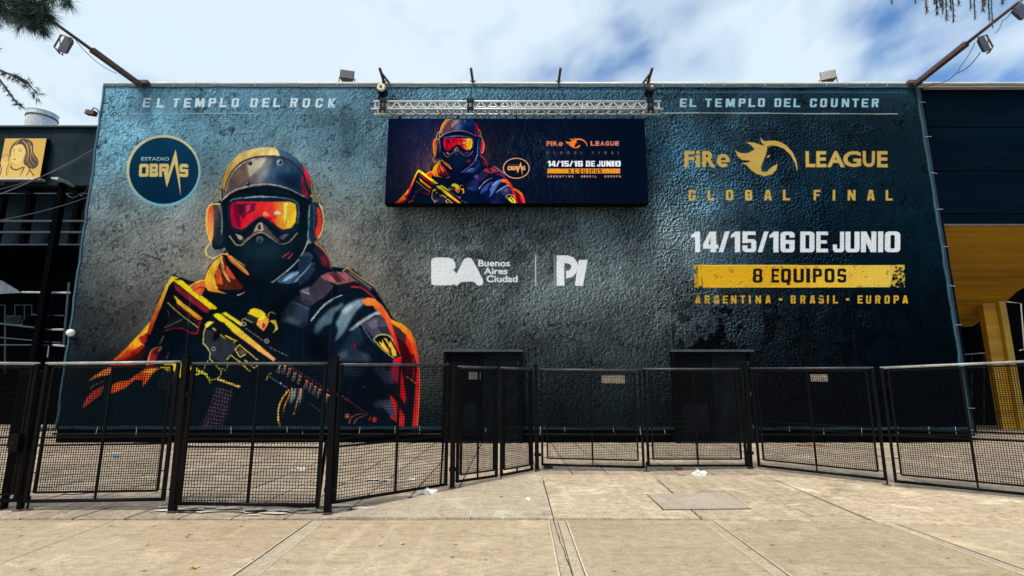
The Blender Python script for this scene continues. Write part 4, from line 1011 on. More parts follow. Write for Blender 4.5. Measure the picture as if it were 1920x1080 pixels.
KART = 0.78
cp_ = canvas_paint()
img_canvas = make_image('canvas_print', cp_.rgb, KART)
mc = bpy.data.materials.new('printed_canvas'); mc.use_nodes = True
t = mc.node_tree; b = t.nodes['Principled BSDF']
uvn = N(t, 'ShaderNodeUVMap', uv_map='UVMap')
ti = N(t, 'ShaderNodeTexImage', image=img_canvas, interpolation='Cubic', extension='EXTEND')
t.links.new(uvn.outputs[0], ti.inputs[0])
t.links.new(ti.outputs[0], b.inputs['Base Color'])
b.inputs['Roughness'].default_value = 0.62
b.inputs['Specular IOR Level'].default_value = 0.0
co = N(t, 'ShaderNodeTexCoord'); mpn = N(t, 'ShaderNodeMapping'); mpn.inputs['Scale'].default_value = (2.6, 1, 0.55)
t.links.new(co.outputs['Object'], mpn.inputs[0])
nb = N(t, 'ShaderNodeTexNoise', ins={'Scale': 1.3, 'Detail': 7.0, 'Roughness': 0.62, 'Distortion': 0.8})
t.links.new(mpn.outputs[0], nb.inputs['Vector'])
bp = N(t, 'ShaderNodeBump', ins={'Strength': 0.02, 'Distance': 0.10})
t.links.new(nb.outputs['Fac'], bp.inputs['Height']); t.links.new(bp.outputs[0], b.inputs['Normal'])
M['canvas'] = mc
M['canvas_edge'] = mat_basic('canvas_edge', (0.025, 0.085, 0.12), rough=0.6, var=0.35, scale=4, stretch=(1, 1, .4))
M['canvas_hem'] = mat_basic('canvas_hem', (0.010, 0.034, 0.050), rough=0.6, var=0.4, scale=4, stretch=(1, 1, .4), spec=0.1)
M['canvas_dark'] = mat_basic('canvas_return', (0.006, 0.020, 0.034), rough=0.6, var=0.4, scale=3)

# ------------------------------------------------------------------ screen picture
YS = 13.55
SQ = [(724,223),(1208,223),(1216.5,382),(721,381)]
s0, s1 = onY(721, 382, YS), onY(1216.5, 382, YS)
sz1 = onY(960, 223, YS).z; sz0 = s0.z
SW, SH = 1300, int(1300*(sz1-sz0)/(s1.x-s0.x))
def screen_paint():
    P = Paint(SW, SH, plane_map(YS, s0.x, s1.x, sz0, sz1, SW, SH), 2.6)
    rng = np.random.default_rng(8)
    a0, b0 = plane_map(YS, s0.x, s1.x, sz0, sz1, 1, 1)(np.array([(858,300)]))[0]
    yy, xx = np.mgrid[0:SH, 0:SW].astype(np.float32); u = xx/SW; w = yy/SH
    base = np.zeros((SH, SW, 3), np.float32)
    base[:] = np.array([1, 8, 27])/255
    base += (np.array([2,10,30])/255)*(1-w[..., None])*np.clip(1-abs(u-.15)*5, 0, 1)[..., None]
    glow = np.exp(-(((u-.23)/.16)**2+((w-.55)/.45)**2))
    g2 = np.exp(-(((u-.60)/.16)**2+((w-.45)/.5)**2))
    streak = fbm(SH, SW, 40, 5, rng, .75, asp=.12)
    blot = fbm(SH, SW, 90, 4, rng)
    s_ = np.clip((streak-.42)*4, 0, 1)
    base += 1.0*glow[..., None]*(.35+.65*s_[..., None])*np.array([.62, .30, .24])*(.35+.7*blot[..., None])
    base += .6*g2[..., None]*s_[..., None]*(np.array([.04, .06, .18])+np.clip(blot-.5, 0, 1)[..., None]*np.array([.3, 1.2, .2]))
    base += (np.clip((fbm(SH, SW, 20, 4, rng, .8, asp=.1)-.62)*5, 0, 1)*(glow+g2))[..., None]*np.array([.30, .36, .22])
    P.rgb[:] = np.clip(base, 0, 1)
    P.xs = .43
    P.xf = lambda Q: np.stack([858+(Q[:,0]-492)*.435, 270+(Q[:,1]-404)*.425], 1)
    trooper(P, True)
    # the panel drives the picture harder and colder than the print
    fig = P.cov > .5
    c = P.rgb
    lum = c.mean(2, keepdims=True)
    c2 = np.clip(lum+(c-lum)*1.6, 0, 1)
    c2 = (c2*(.45+.9*blot[..., None]))**1.25*np.array([1.08, .98, 1.12]); c2[..., 2] += .05
    blue = np.clip((fbm(SH, SW, 50, 3, rng)-.45)*3, 0, 1)*np.clip((u-.30)*8, 0, 1)*np.clip(lum[..., 0]*3, 0, 1)*np.clip(1.5-lum[..., 0]*2.2, 0, 1)
    c2 = c2+blue[..., None]*np.array([.05, .05, .5])
    P.rgb[:] = np.where(fig[..., None], np.clip(c2, 0, 1), c)
    P.xf = None
    P.disc((968,315.5), 25, (222,160,120), ry=19.5); P.disc((968,315.5), 23.3, (6,12,24), ry=18)
    k = .36
    obras(P, lambda pts: [(968+((220+x/4.571)-306)*k, 316+((170+y/4.571)-322)*k*.85) for x, y in pts], (250,170,110), (120,110,110))
    org = (226,122,86)
    for t_, a_, b_ in (('F',250,277),('I',281,290),('R',296,330)): lettering(P, t_, SS(rectq(a_, 558, b_, 592)), org, offset=.03)
    letter_e(P, SS, 337, 564, 368, 593, org, (6,16,44))
    for k_, t_ in enumerate('LEAGUE'): lettering(P, t_, SS(rectq(568+k_*35.5, 558, 597+k_*35.5, 591)), (214,128,110), offset=.045)
    horse(P, (240,130,50), lambda pts: SS([(385+(x-495)*.33, 532+(y-366)*.255) for x, y in pts]))
    row(P, 'GLOBALFINAL', [960+x/3.857 for x in (256,310,356,408,456,503,585,630,675,725,771)], 3.4, 120+632/3.857, 120+652/3.857, (108,84,84))
    xs = [('1',256,280),('4',283,316),('/',318,346),('1',350,374),('5',378,412),('/',414,442),('1',446,470),('6',474,512),('D',534,566),('E',572,600),('J',616,640),('U',646,676),('N',682,716),('I',718,742),('O',746,786)]
    for ch, a_, b_ in xs:
        q = SS([(a_, 700), (b_, 742)]); block(P, ch, q[0][0], q[0][1], q[1][0], q[1][1], (242,240,255), a=.38 if ch != 'I' else .8, b=.2)
    P.fill(SS(rectq(255,757,782,791)), (236,150,40))
    for ch, a_ in zip('8EQUIPOS', (408,448,482,515,545,570,602,632)):
        q = SS([(a_, 760), (a_+20, 788)]); block(P, ch, q[0][0], q[0][1], q[1][0], q[1][1], (40,20,24), a=.34)
    for txt, xs_ in (('ARGENTINA', range(262, 442, 22)), ('BRASIL', range(505, 620, 20)), ('EUROPA', range(676, 800, 21))):
        row(P, txt, [960+x/3.857 for x in xs_], 3.2, 120+806/3.857, 120+820/3.857, (206,150,120))
    # pixel pitch columns and noise of the panel
    col = .88+.12*np.sin(np.arange(SW)*2*np.pi/5.2)[None, :, None]
    nz = .86+.28*rng.random((SH//3+1, SW//3+1)).astype(np.float32).repeat(3, 0).repeat(3, 1)[:SH, :SW, None]
    P.rgb *= (col*nz).astype(np.float32)
    return P
sp_ = screen_paint()
img_screen = make_image('screen_picture', sp_.rgb, 1.0)
ms = bpy.data.materials.new('screen_display'); ms.use_nodes = True
t = ms.node_tree; b = t.nodes['Principled BSDF']
uvn = N(t, 'ShaderNodeUVMap', uv_map='UVMap')
ti = N(t, 'ShaderNodeTexImage', image=img_screen, interpolation='Linear', extension='EXTEND')
t.links.new(uvn.outputs[0], ti.inputs[0])
b.inputs['Base Color'].default_value = (0.001, 0.002, 0.004, 1); b.inputs['Roughness'].default_value = .5
b.inputs['Specular IOR Level'].default_value = 0.0
t.links.new(ti.outputs[0], b.inputs['Emission Color']); b.inputs['Emission Strength'].default_value = 1.1
M['screen'] = ms

# ------------------------------------------------------------------ stencil portrait sign
def portrait_paint():
    W = H = 360
    P = Paint(W, H, lambda Q: np.asarray(Q, float), 1.0)
    P.rgb[:] = np.array([222, 176, 72])/255
    f = lambda p: [((x-5)*1.08, (y-110)*1.2) for x, y in p]
    br = (74, 44, 34); pl = (244, 206, 112)
    F_ = P.fill; L_ = P.line
    F_(f([(60,200),(80,150),(130,118),(190,120),(235,150),(255,220),(300,275),(305,320),(270,345),(225,325),(190,300),(190,240),(185,200),(150,160),(110,170),(80,220),(70,260)]), br, smooth=True)
    for q in ([(200,140),(230,200),(240,270),(285,320)], [(185,150),(212,210),(222,290),(262,330)], [(120,130),(85,170),(70,220)], [(150,128),(190,170),(205,230),(205,300)], [(225,170),(250,240),(290,285)]):
        L_(f(q), 7, (216,160,70), w2=2)
    F_(f([(75,200),(100,165),(150,160),(185,205),(190,250),(180,290),(130,310),(95,300),(80,260)]), pl, smooth=True)
    L_(f([(130,212),(142,206),(155,212)]), 5, br); L_(f([(84,212),(92,206),(100,212)]), 5, br)
    L_(f([(124,198),(142,192),(160,200)]), 4, br); L_(f([(80,198),(92,194),(102,198)]), 4, br)
    L_(f([(104,215),(98,240),(108,246)]), 3, br); L_(f([(96,274),(110,268),(122,276)]), 6, br)
    L_(f([(185,240),(178,290),(130,312),(95,300)]), 4, br)
    F_(f([(100,310),(130,312),(180,292),(200,330),(260,345),(290,400),(80,400),(90,340)]), (236,190,92)); L_(f([(90,320),(110,345),(150,350),(190,330)]), 12, br)
    L_(f([(200,330),(180,395)]), 14, br, w2=6); L_(f([(250,345),(230,395)]), 8, br); L_(f([(230,330),(290,400)]), 10, br)
    F_(f([(5,260),(40,238),(62,255),(75,300),(60,350),(70,400),(5,400)]), (240,198,104)); L_(f([(8,262),(38,240),(60,252),(66,290)]), 5, br)
    L_(f([(30,258),(55,262),(58,285)]), 3, br); L_(f([(20,275),(48,285)]), 3, br); L_(f([(72,300),(62,350),(72,395)]), 5, br); L_(f([(5,310),(20,350),(18,395)]), 9, br)
    P.rgb[:4] = P.rgb[-4:] = .3; 
    return P
img_port = make_image('portrait_print', portrait_paint().rgb, 0.95)
mp_ = bpy.data.materials.new('portrait_panel'); mp_.use_nodes = True
t = mp_.node_tree; b = t.nodes['Principled BSDF']
uvn = N(t, 'ShaderNodeUVMap', uv_map='UVMap'); ti = N(t, 'ShaderNodeTexImage', image=img_port, extension='EXTEND')
t.links.new(uvn.outputs[0], ti.inputs[0]); t.links.new(ti.outputs[0], b.inputs['Base Color']); b.inputs['Roughness'].default_value = .5
M['portrait'] = mp_
def uv_from(o, fn):
    me = o.data; uv = me.uv_layers.new(name='UVMap')
    for l in me.loops:
        uv.data[l.index].uv = fn(me.vertices[l.vertex_index].co)
# ------------------------------------------------------------------ ground
g = MB(); g.quad((-150,-60,-.06),(150,-60,-.06),(150,200,-.06),(-150,200,-.06))
g.build('ground', M['ground_base'], kind='structure')
court = bpy.data.objects.new('courtyard', None); COL.objects.link(court); court['kind'] = 'structure'; court.location = (0, 12, 0)
j = MB(); j.quad((-22,6.3,-.02),(22,6.3,-.02),(22,21,-.02),(-22,21,-.02)); part(j, 'joint_bed', M['joint'], court)
TS = 0.60; YB0 = onG(300, 973.5).y
tile_me = MB().box(-TS/2+.010, -TS/2+.010, -.03, TS/2-.010, TS/2-.010, 0)
proto = tile_me.build('paving_tile', M['tile'], court)
cells = []
for iy in range(24):
    for ix in range(-34, 35):
        x = ix*TS+.12; y = YB0+.02+TS/2+iy*TS
        px, py = proj(x, y, 0)
        if y > 14.2 and abs(x) < 11: continue
        if -60 < px < 1980:
            cells.append((y, abs(x), x))
cells.sort()
first = True; rest = MB(); cnt = 0
for y, _, x in cells:
    px, py = proj(x, y, 0)
    # the concrete apron covers the middle front
    dz = random.uniform(-.003, .003)
    if y < 9.2 and not (x < onG(600, 960).x or y > 9.3 or x > 40):
        # behind the fence line only
        fx = x; 
        line = None
        a, b_ = onG(622, 966), onG(1005, 886)
        if x < b_.x:
            yl = a.y+(x-a.x)*(b_.y-a.y)/(b_.x-a.x)
            if y < yl-.2: continue
        elif x > onG(1430, 892).x:
            c_, d_ = onG(1430, 892), onG(1930, 938)
            if y < c_.y+(x-c_.x)*(d_.y-c_.y)/(d_.x-c_.x)-.3: continue
        else:
            if y < 8.9: continue
    if cnt < 298:
        o = proto if first else proto.copy()
        if not first: COL.objects.link(o)
        first = False; cnt += 1
        o.location = (x, y-12, dz); o.rotation_euler = (random.uniform(-.003,.003), random.uniform(-.003,.003), 0)
    else:
        rest.box(x-TS/2+.013, y-TS/2+.013, -.03, x+TS/2-.013, y+TS/2-.013, dz)
part(rest, 'far_paving', M['tile'], court, kind='stuff')

walk = bpy.data.objects.new('pavement', None); COL.objects.link(walk); walk['kind'] = 'structure'; walk.location = (0, 5, 0)
j = MB(); j.quad((-16,-2,-.035),(16,-2,-.035),(16,9.0,-.035),(-16,9.0,-.035)); part(j, 'joint_bed', M['joint'], walk)
def gline(p, q):
    a, b_ = onG(*p), onG(*q)
    return lambda y: a.x+(b_.x-a.x)*(y-a.y)/(b_.y-a.y)
YB = onG(960, 975).y
LN = [lambda y: -14.0, gline((0,1057),(232,970)), gline((590,972),(437,1080)), gline((612,972),(480,1080)), gline((1031,978),(1051,1080)), gline((1046,978),(1075,1080)), gline((1061,978),(1098,1080)), gline((1322,980),(1456,1080)),
      gline((1345,982),(1480,1080)), gline((1660,982),(1920,1078)), gline((1680,982),(1950,1078)), lambda y: 14.0]
kinds = ['slab','slab','band','slab','band','band','slab','band','slab','band','slab']
for k, kd in enumerate(kinds):
    a, b_ = LN[k], LN[k+1]; gp = .005
    ya, yb = -1.5, YB-.012
    z = 0.0 if kd == 'slab' else -.004
    poly = [(a(ya)+gp,ya,z-.05),(b_(ya)-gp,ya,z-.05),(b_(yb)-gp,yb,z-.05),(a(yb)+gp,yb,z-.05)]
    part(MB().prism(poly, (0,0,.05)), 'concrete_slab' if kd == 'slab' else 'joint_band', M[kd], walk)
A = [[(622,967),(850,919),(1006,887),(1014.5,892),(1036.5,973),(622,971)],
     [(1017,892),(1222.5,892),(1312.5,975),(1039,973)],
     [(1225.5,892),(1429.5,892),(1636,981),(1316,975)],
     [(1433,892),(1500,897),(1700,917),(2100,958),(2500,1010),(1646,981)],
     ]
for ia, poly in enumerate(A):
    P3 = [onG(*q) for q in poly]
    part(MB().prism([(p.x, p.y, -.045) for p in P3], (0,0,.057)), 'apron_slab', M['apron' if ia == 0 else 'apron_plain'], walk)
P3 = [onG(*q) for q in [(1213,929),(1364,927),(1406,956),(1245,958)]]
part(MB().prism([(p.x, p.y, .008) for p in P3], (0,0,.014)), 'cover_slab', M['cover'], walk)
P3 = [onG(*q) for q in [(1211.5,928.2),(1365.5,926.2),(1409,956.9),(1243,958.9)]]
part(MB().prism([(p.x, p.y, .006) for p in P3], (0,0,.0095)), 'cover_joint', M['joint'], walk)
lip = MB()
for kk in (2, 3, 4, 6, 7, 8, 9, 10):
    ln = LN[kk]; prev = None
    for q_ in range(13):
        y = -1.4+(YB-.03+1.4)*q_/12; x = ln(y)+random.uniform(-.003,.003); w_ = random.uniform(.004,.010)
        s_ = -1 if kk in (2,4,7,9) else 1
        cur = ((x+s_*.012-w_, y, .0035), (x+s_*.012+w_, y, .0035))
        if prev: lip.quad(prev[0], prev[1], cur[1], cur[0])
        prev = cur
part(lip, 'trowelled_lip_highlight', M['lip'], walk, kind='stuff')
spl = MB(); rs = random.Random(31)
for (cx_, cy_, sx_, sy_, n_) in ((350,957,42,6,9),(480,962,45,4,7),(415,955,60,5,6),(575,960,20,4,4),(150,925,26,4,4),(700,905,40,10,5),(640,955,30,6,4)):
    for q_ in range(n_):
        g_ = onG(cx_+rs.gauss(0,.6)*sx_, cy_+rs.gauss(0,.6)*sy_); m_ = rs.uniform(.03,.11)
        ring = [(g_.x+m_*2.0*math.cos(a_*.628)*rs.uniform(.5,1.3), g_.y+m_*.7*math.sin(a_*.628)*rs.uniform(.4,1.3), .0165) for a_ in range(10)]
        i_ = len(spl.v); spl.v += ring; spl.f.append(tuple(range(i_, i_+10)))
part(spl, 'lime_splash', M['splash'], walk, kind='stuff')
# chipped mortar along the joints and dirt lines
crk = MB()
def crack_line(p, q, w, n=14, z=.0135, jit=.02):
    a, b_ = onG(*p), onG(*q); prev = None
    for k in range(n+1):
        c = a.lerp(b_, k/n)+Vector((random.uniform(-jit,jit), 0, 0)); ww = w*random.uniform(.5,1.3)
        cur = (Vector((c.x-ww, c.y, z)), Vector((c.x+ww, c.y, z)))
        if prev: crk.quad(prev[0], prev[1], cur[1], cur[0])
        prev = cur
crack_line((1222,896),(1262,926), .005); crack_line((1300,960),(1318,975), .005)
crack_line((1470,948),(1530,973), .006, z=.0135, jit=.03); crack_line((1037,976),(1075,1085), .004, z=.006, jit=.006)
part(crk, 'crack', M['joint'], walk, kind='stuff')

# ------------------------------------------------------------------ arena building behind the canvas
ROOF = TL.z+.02
arena = empty('arena_building', (0, 15, 0), 'black arena building behind the giant printed canvas with its flat roof edge', 'building')
xr_in = onY(1727, 300, 14.3).x
part(MB().box(TL.x+.05, 14.42, 0.0, TR.x-.05, 19.6, ROOF-.05), 'wall', M['void_wall'], arena)
part(MB().box(BL.x+.0, 14.16, 0.0, BR.x-.02, 14.36, .43), 'plinth', M['void_wall'], arena)
# cladding to the right of the canvas, four boards
zs = [onY(1800, y, 14.34).z for y in (161, 240, 322, 402, 422)]
for k in range(4):
    part(MB().box(TR.x+.08, 14.3+.004*k, zs[k+1]+.012, TR.x+18, 14.42, zs[k]-.012), 'cladding_board', M['navy_wall'], arena, bevel=.004)
part(MB().box(TR.x-.3, 14.26, zs[4]-.05, TR.x+18, 14.44, zs[4]+.008), 'edge_trim', M['rust'], arena)
part(MB().tube([(TL.x-.02,14.12,ROOF+.05),(TR.x+18,14.12,ROOF+.05)], .045, 10), 'roof_rail', M['roof_metal'], arena, smooth=True)
part(MB().box(TL.x, 14.16, ROOF-.04, TR.x+18, 14.9, ROOF+.10), 'roof_flashing', M['roof_metal'], arena)
scf = MB()
# soffit under the stand, on a plane falling away inwards
zf = zs[4]-.06
def soff(px, py):
    d = ray(px, py)   # z = zf - .41*(Y-14.3)
    s = (zf+.41*14.3-EYE)/(d[2]+.41*d[1]); return Vector((d[0]*s, d[1]*s, EYE+d[2]*s))
sp = [onY(1700,423,14.31), onY(2900,423,14.31)]
poly = [(sp[0].x,14.31,zf),(sp[1].x,14.31,zf)]+[tuple(soff(*q)) for q in [(2900,430),(2060,470),(1980,506),(1935,530),(1905,548),(1886,566),(1850,586),(1840,600),(1797,633),(1760,640)]]
part(MB().prism(poly, (0,.05,.28)), 'soffit', M['yellow_paint'], arena)
# yellow column of the stand
ct, cb = onY(1850, 590, 18.2), onY(1884, 806, 18.2)
ct2 = onY(1880, 566, 18.2); 
part(MB().prism([(cb.x-.05,18.2,0),(cb.x+.42,18.2,0),(cb.x+.42,18.2,4.6),(cb.x-.05,18.2,4.6)], (0,.22,0)), 'column', M['yellow_paint'], arena, bevel=.01)
part(MB().box(cb.x+.43, 18.08, 0, cb.x+.66, 18.5, 4.62), 'column_fin', M['yellow_bright'], arena, bevel=.01)
part(MB().box(TR.x-1.5, 19.8, 0, TR.x+18, 20.0, 7), 'back_wall', M['void_wall'], arena)
part(MB().box(cb.x+13, 14.6, 0, cb.x+13.2, 19.8, 7), 'side_wall', M['void_wall'], arena)
wf = MB()
q = [onY(1888,566,19.6), onY(1914,569,19.6), onY(1921,655,19.6), onY(1911,657,19.6)]
wf.tube([q[0],q[1],q[2],q[3]], .022, 6); part(wf, 'window_frame', M['white_line'], arena)
part(MB().tube([onY(1804,665,19.5), onY(1858,661,19.5)], .018, 6), 'handrail', M['white_line'], arena)
for px in (1800, 1822, 1845): part(MB().tube([onY(px,662,19.5), onY(px,800,19.5)], .015, 6), 'baluster', M['mid_line'], arena)
part(MB().tube([onY(1815,512,19.3), onY(1990,512,19.3)], .02, 6), 'conduit', M['mid_line'], arena)

# ------------------------------------------------------------------ the canvas
can = empty('advertising_canvas', (0, YW, 0), 'giant teal and black printed canvas showing a masked trooper with rifle and event lettering', 'banner')
nx, nz_ = 150, 60
v = []; fcs = []
for k in range(nz_+1):
    tz = k/nz_
    for i in range(nx+1):
        tx = i/nx
        z = BL.z+(TL.z-BL.z)*tz
        x = (BL.x+(TL.x-BL.x)*tz)*(1-tx)+(BR.x+(TR.x-BR.x)*tz)*tx
        edge = min(tx, 1-tx, tz, 1-tz)
        y = .006*math.sin(x*3.1+z*.7)+.006*math.sin(x*1.3-z*1.9+1)+.003*math.sin(z*4.3+x*.5)
        y *= min(1, edge*25)
        # drawn-in scallops between the lashings on the side edges
        v.append((x, y, z))
for k in range(nz_):
    for i in range(nx):
        a = k*(nx+1)+i; fcs.append((a, a+1, a+nx+2, a+nx+1))
mb = MB(); mb.v = v; mb.f = fcs
sheet = mb.build('canvas', M['canvas'], can, smooth=True)
uv_from(sheet, lambda c: ((c.x-CX0)/(CX1-CX0), (c.z-CZ0)/(CZ1-CZ0)))
# hems and frame tubes
def edge_strip(a, b_, w, y, name, mat, n=26, jit=.012):
    m = MB(); prev = None
    a = Vector(a); b_ = Vector(b_); d = (b_-a).normalized(); nrm = Vector((d.z, 0, -d.x))
    for k in range(n+1):
        c = a.lerp(b_, k/n); o = random.uniform(-jit, jit)
        cur = (c+nrm*(w/2+o), c-nrm*(w/2-o))
        cur = tuple(Vector((p.x, y, p.z)) for p in cur)
        if prev:
            m.quad(prev[0], prev[1], cur[1], cur[0]); e = Vector((0,.03,0))
            m.quad(prev[0], prev[0]+e, cur[0]+e, cur[0]); m.quad(prev[1], cur[1], cur[1]+e, prev[1]+e)
        prev = cur
    part(m, name, mat, can)
edge_strip((TL.x+.05,0,TL.z-.03),(TR.x,0,TR.z-.03), .07, YW-.03, 'top_hem', M['canvas_edge'], n=60)
edge_strip((TL.x+.03,0,TL.z),(BL.x+.03,0,BL.z), .05, YW-.03, 'side_hem', M['canvas_edge'], n=40, jit=.02)
edge_strip((TR.x-.04,0,TR.z),(BR.x-.04,0,BR.z), .045, YW-.035, 'side_hem', M['canvas_edge'], n=40, jit=.015)
edge_strip((TR.x+.05,0,TR.z-.05),(BR.x+.04,0,BR.z), .12, YW+.02, 'side_return', M['canvas_dark'], n=30, jit=.006)
edge_strip((TR.x+.15,0,TR.z-.05),(BR.x+.12,0,BR.z-.1), .05, YW+.01, 'side_return', M['navy_wall'], n=30, jit=.01)
edge_strip((BL.x+.1,0,BL.z+.02),(BR.x-.05,0,BR.z+.02), .075, YW-.03, 'bottom_hem', M['canvas_hem'], n=70, jit=.008)
part(MB().tube([(BL.x-.02,YW-.02,BL.z-.14),(BR.x+.05,YW-.02,BR.z-.14)], .03, 8), 'bottom_tube', M['dark_metal'], can, smooth=True)
ties = MB()
for k in range(26):
    x = BL.x+.2+(BR.x-BL.x-.4)*(k+random.uniform(-.35,.35))/25
    ties.tube([(x,YW-.05,BL.z+.05),(x+random.uniform(-.03,.03),YW-.06,BL.z-.13-random.uniform(0,.04))], .005, 4, cap=False)
for k in range(9):
    tt = (k+.5)/9; z = TR.z+(BR.z-TR.z)*tt; x = TR.x+(BR.x-TR.x)*tt
    ties.tube([(x-.03,YW-.045,z),(x+.17,YW-.02,z+random.uniform(-.03,.03))], .006, 4, cap=False)
for k in range(40):
    x = TL.x+(TR.x-TL.x)*(k+.5)/40
    ties.tube([(x,YW-.045,TL.z-.06),(x+random.uniform(-.03,.03),YW-.06,TL.z+.09)], .006, 4, cap=False)
part(ties, 'lashing', M['cord_pale'], can, kind='stuff')
# folds of slack cloth in the corner
fold = MB(); a = onY(200,170,YW-.05)
0 and fold.prism([tuple(onY(201,172,YW-.06)), tuple(onY(208,168,YW-.06)), tuple(onY(203,196,YW-.06)), tuple(onY(198,188,YW-.06))], (0,.03,0)); pass

# ------------------------------------------------------------------ two doorways
def doorway(pxs, label):
    x0, x1 = onY(pxs[0], 660, 13.95).x, onY(pxs[1], 660, 13.95).x
    zt = onY(900, 660, 13.95).z
    cx = (x0+x1)/2
    d = empty('doorway', (cx, 14.0, 0), label, 'door')
    part(MB().box(x0, 13.93, 0, x0+.09, 14.09, zt), 'jamb', M['door'], d, bevel=.006)
    part(MB().box(x1-.09, 13.93, 0, x1, 14.09, zt), 'jamb', M['door'], d, bevel=.006)
    part(MB().box(x0-.02, 13.90, zt+.002, x1+.02, 14.09, zt+.06), 'lintel', M['mid_line'], d, bevel=.006)
    part(MB().box(x0+.092, 14.05, .05, cx-.01, 14.09, zt-.003), 'door_leaf', M['door'], d, bevel=.006)
    part(MB().box(cx+.01, 14.05, .05, x1-.092, 14.09, zt-.003), 'door_leaf', M['door_pale'], d, bevel=.006)
    for s in (-1, 1):
        for hz in (.35, 1.2, 2.0):
            part(MB().tube([(x0+.10 if s < 0 else x1-.10,14.03,hz),(x0+.10 if s < 0 else x1-.10,14.03,hz+.1)], .014, 6), 'hinge', M['mid_line'], d)
        part(MB().box(cx+s*.5-.34, 14.035, .25, cx+s*.5+.34, 14.049, 1.0), 'kick_plate', M['door_pale'], d)
        part(MB().tube([(cx+s*.09,14.02,.95),(cx+s*.09,14.02,1.25)], .014, 6), 'door_handle', M['dark_metal'], d)
    part(MB().box(x0+.09, 13.95, 0, x1-.09, 14.13, .045), 'threshold', M['dark_metal'], d)
    return d
doorway((832, 979), 'black double doorway in the canvas below the white city lettering')
doorway((1259, 1411), 'black double doorway in the canvas below the yellow bar and country names')

# ------------------------------------------------------------------ screen
ledz = (sz0+sz1)/2
led = empty('led_screen', ((s0.x+s1.x)/2, YS+.2, sz0), 'wide video screen hung on the wall below the silver truss', 'screen')
xa, xb = s0.x, s1.x
part(MB().box(xa, YS+.01, sz0, xb, YS+.30, sz1+.02), 'cabinet', M['door'], led, bevel=.01)
mb = MB(); mb.quad((xa+.02,YS,sz0+.02),(xb-.02,YS,sz0+.02),(xb-.02,YS,sz1),(xa+.02,YS,sz1))
disp = part(mb, 'display', M['screen'], led)
lx, ly, lz = led.location
uv_from(disp, lambda c: ((c.x+lx-s0.x)/(s1.x-s0.x), (c.z+lz-sz0)/(sz1-sz0)))
for k in range(5):
    x = xa+.3+(xb-xa-.6)*k/4
    part(MB().box(x-.03, YS+.3, sz0+.1, x+.03, YW-.02, sz0+.16), 'standoff', M['dark_metal'], led)
    part(MB().box(x-.03, YS+.08, sz1+.02, x+.03, YS+.14, sz1+.14), 'hanging_bracket', M['dark_metal'], led)

# ------------------------------------------------------------------ truss
YT = 13.45
ta, tb = onY(700, 189, YT), onY(1239, 189, YT)
tz_top, tz_bot = onY(960, 190.5, YT).z, onY(960, 204.5, YT).z
th_ = tz_top-tz_bot
YT2 = YT+.30
trs = empty('box_truss', (0, YT, tz_bot), 'silver box truss above the video screen along the top of the canvas', 'truss')
tz2t, tz2b = tz_top, tz_bot
x0, x1 = ta.x, tb.x
chords = {}
for y in (YT, YT2):
    for z in (tz_bot, tz_top):
        part(MB().tube([(x0-(.05 if z == tz_bot else 0),y,z),(x1+(.05 if z == tz_bot else 0),y,z)], .032, 8), 'chord', M['aluminium'], trs, smooth=True)
nb_ = 46; step = (x1-x0-.3)/nb_
me_cache = {}
def brace(a, b_, key):
    loc = trs.location
    a = Vector(a); b_ = Vector(b_)
    if key not in me_cache:
        d = (b_-a)
        o = MB().tube([(0,0,0), tuple(d)], .019, 5, cap=False).build('brace', M['aluminium'], trs)
        me_cache[key] = o
    else:
        o = me_cache[key].copy(); COL.objects.link(o)
    o.location = a-loc
for k in range(nb_):
    xs_ = x0+.15+step*k
    up = k % 2
    for y, nm in ((YT, 'f'), (YT2, 'b')):
        brace((xs_, y, tz_top if up else tz_bot), (xs_+step, y, tz_bot if up else tz_top), nm+str(up))
    if k % 1 == 0:
        brace((xs_, YT if up else YT2, tz_bot), (xs_+step, YT2 if up else YT, tz_bot), 'u'+str(up))
        brace((xs_, YT if up else YT2, tz_top), (xs_+step, YT2 if up else YT, tz_top), 't'+str(up))
for fx in (.0, .237, .49, .74, 1.0):
    x = x0+.06+(x1-x0-.12)*fx
    for dx in ((-.07, .07) if 0 < fx < 1 else (0,)):
        for y in (YT, YT2): part(MB().tube([(x+dx,y,tz_bot),(x+dx,y,tz_top)], .018, 6), 'end_strut', M['aluminium'], trs)
        for z in (tz_bot, tz_top): part(MB().tube([(x+dx,YT,z),(x+dx,YT2,z)], .018, 6), 'end_strut', M['aluminium'], trs)

